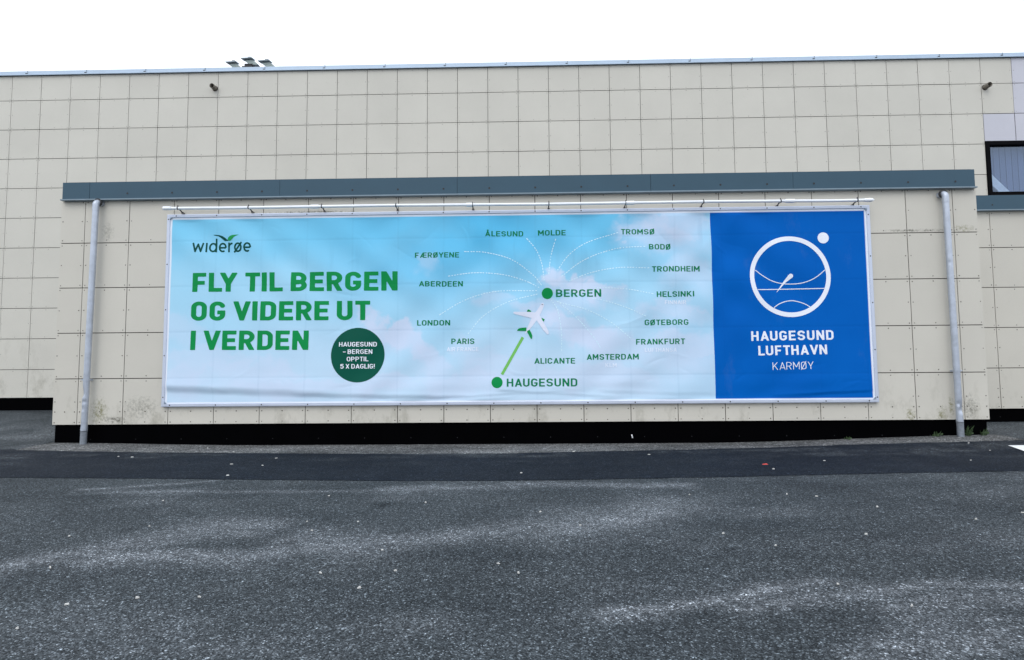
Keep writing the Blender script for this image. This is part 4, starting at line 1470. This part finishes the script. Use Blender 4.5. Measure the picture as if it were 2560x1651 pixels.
def scrap(px, py, size, where):
    p = gnd(px, py)
    mm = MB()
    a = random.uniform(-.5, .5); L = size * random.uniform(.7, 1.3); wd = size * random.uniform(.3, .5); hh = random.uniform(.004, .009)
    ca, sa = math.cos(a), math.sin(a)
    zz = float(zground(p[0], p[1])) + (.013 if where else .001)
    ring = []
    for k in range(7):
        th = 2 * math.pi * k / 7
        rr = random.uniform(.75, 1.1)
        ring.append((L * .5 * math.cos(th) * rr, wd * .5 * math.sin(th) * rr))
    f = lambda x, y, z: (p[0] + x * ca - y * sa, p[1] + x * sa + y * ca, zz + z)
    v = [f(x, y, 0) for x, y in ring] + [f(x * .8, y * .8, hh * random.uniform(.5, 1.3)) for x, y in ring]
    mm.mesh(v, [tuple(range(7, 14))] + [(k, (k + 1) % 7, (k + 1) % 7 + 7, k + 7) for k in range(7)])
    o = mm.build('paper_scrap', M['scrap'])
    if where: tag(o, 'tiny pale scrap on the dark asphalt strip below the billboard', 'litter', 'pale scraps on the dark strip')
    else: tag(o, 'small pale scrap lying on the grey worn asphalt', 'litter', 'pale scraps on the grey asphalt')


for q in L1 + L2: scrap(q[0], q[1], .018, False)
for q in L3: scrap(q[0], q[1], .028, True)
p = gnd(*zl([(1180, 214)], 1280)[0])
mm = MB()
zz = float(zground(p[0], p[1])) + .013
mm.mesh([(p[0] - .03, p[1] - .015, zz), (p[0] + .03, p[1] - .01, zz), (p[0] + .02, p[1] + .02, zz), (p[0] - .02, p[1] + .02, zz), (p[0] - .015, p[1] - .004, zz + .006), (p[0] + .015, p[1] + .004, zz + .009)],
        [(0, 1, 5, 4), (1, 2, 5), (2, 3, 4, 5), (3, 0, 4), (3, 2, 1, 0)])
tag(mm.build('plastic_scrap', M['scrap_red']), 'little red scrap on the dark asphalt strip', 'litter')
# a crumpled white scrap leaning at the foot of the black plinth
c = at(1581, 1092, -.02)
mm = MB()
mm.mesh([(c[0] - .012, .0, c[2] + .02), (c[0] + .004, .01, c[2] + .025), (c[0] + .016, .01, c[2] - .02), (c[0] - .0, .0, c[2] - .025), (c[0] + .002, -.012, c[2])],
        [(0, 3, 4), (3, 2, 4), (2, 1, 4), (1, 0, 4), (0, 1, 2, 3)])
M['scrap_w'] = simple('white_paper', sr(236, 238, 240), .7)

tag(mm.build('paper_tag', M['scrap_w']), 'small white paper tag stuck on the black plinth under the billboard', 'litter')

# ------------------------------------------------------------------ weeds at the foot of the wall
M['leaf'] = simple('weed_leaf', (.030, .060, .018, 1), .7, 0, .35, 40)
for k, (px, py, n, hgt, label) in enumerate(((2338, 1090, 12, .10, 'small green weed at the black plinth left of the right downpipe'), (2417, 1086, 16, .17, 'green weed growing just right of the right downpipe'),
                                             (2458, 1082, 14, .13, 'grassy green weed at the right corner of the black plinth'), (2117, 1098, 7, .07, 'tiny sparse weed at the plinth below the billboard end'))):
    c = at(px, py, -.02)
    base = float(zground(c[0], -.03))
    mm = MB()
    for j in range(n):
        a = random.uniform(0, 2 * math.pi); ln = hgt * random.uniform(.5, 1.1); sp = random.uniform(.15, .75)
        ln *= .8; bx, by = c[0] + random.uniform(-.04, .04), -.03 + random.uniform(-.03, .02)
        dx, dy = math.cos(a) * ln * sp, -abs(math.sin(a)) * ln * sp * .7
        px_, py_ = -math.sin(a) * .007, math.cos(a) * .007
        A0 = Vector((bx, by, base)); A1 = A0 + Vector((dx * .4, dy * .4, ln * .65)); A2 = A0 + Vector((dx, dy, ln))
        o_ = Vector((px_, py_, 0))
        mm.mesh([A0 - o_ * .5, A0 + o_ * .5, A1 + o_ * 1.3, A1 - o_ * 1.3, A2], [(0, 1, 2, 3), (3, 2, 4)])
        if j % 2 == 0:
            lf = A0 + Vector((dx * .6, dy * .6, ln * .55)); s_ = .016
            mm.mesh([lf, lf + Vector((s_, -.006, .007)), lf + Vector((s_ * 1.6, -.01, -.004)), lf + Vector((s_ * .8, -.008, -.012))], [(0, 1, 2, 3)])
    tag(mm.build('weed', M['leaf']), label, 'weed', 'weeds along the plinth')
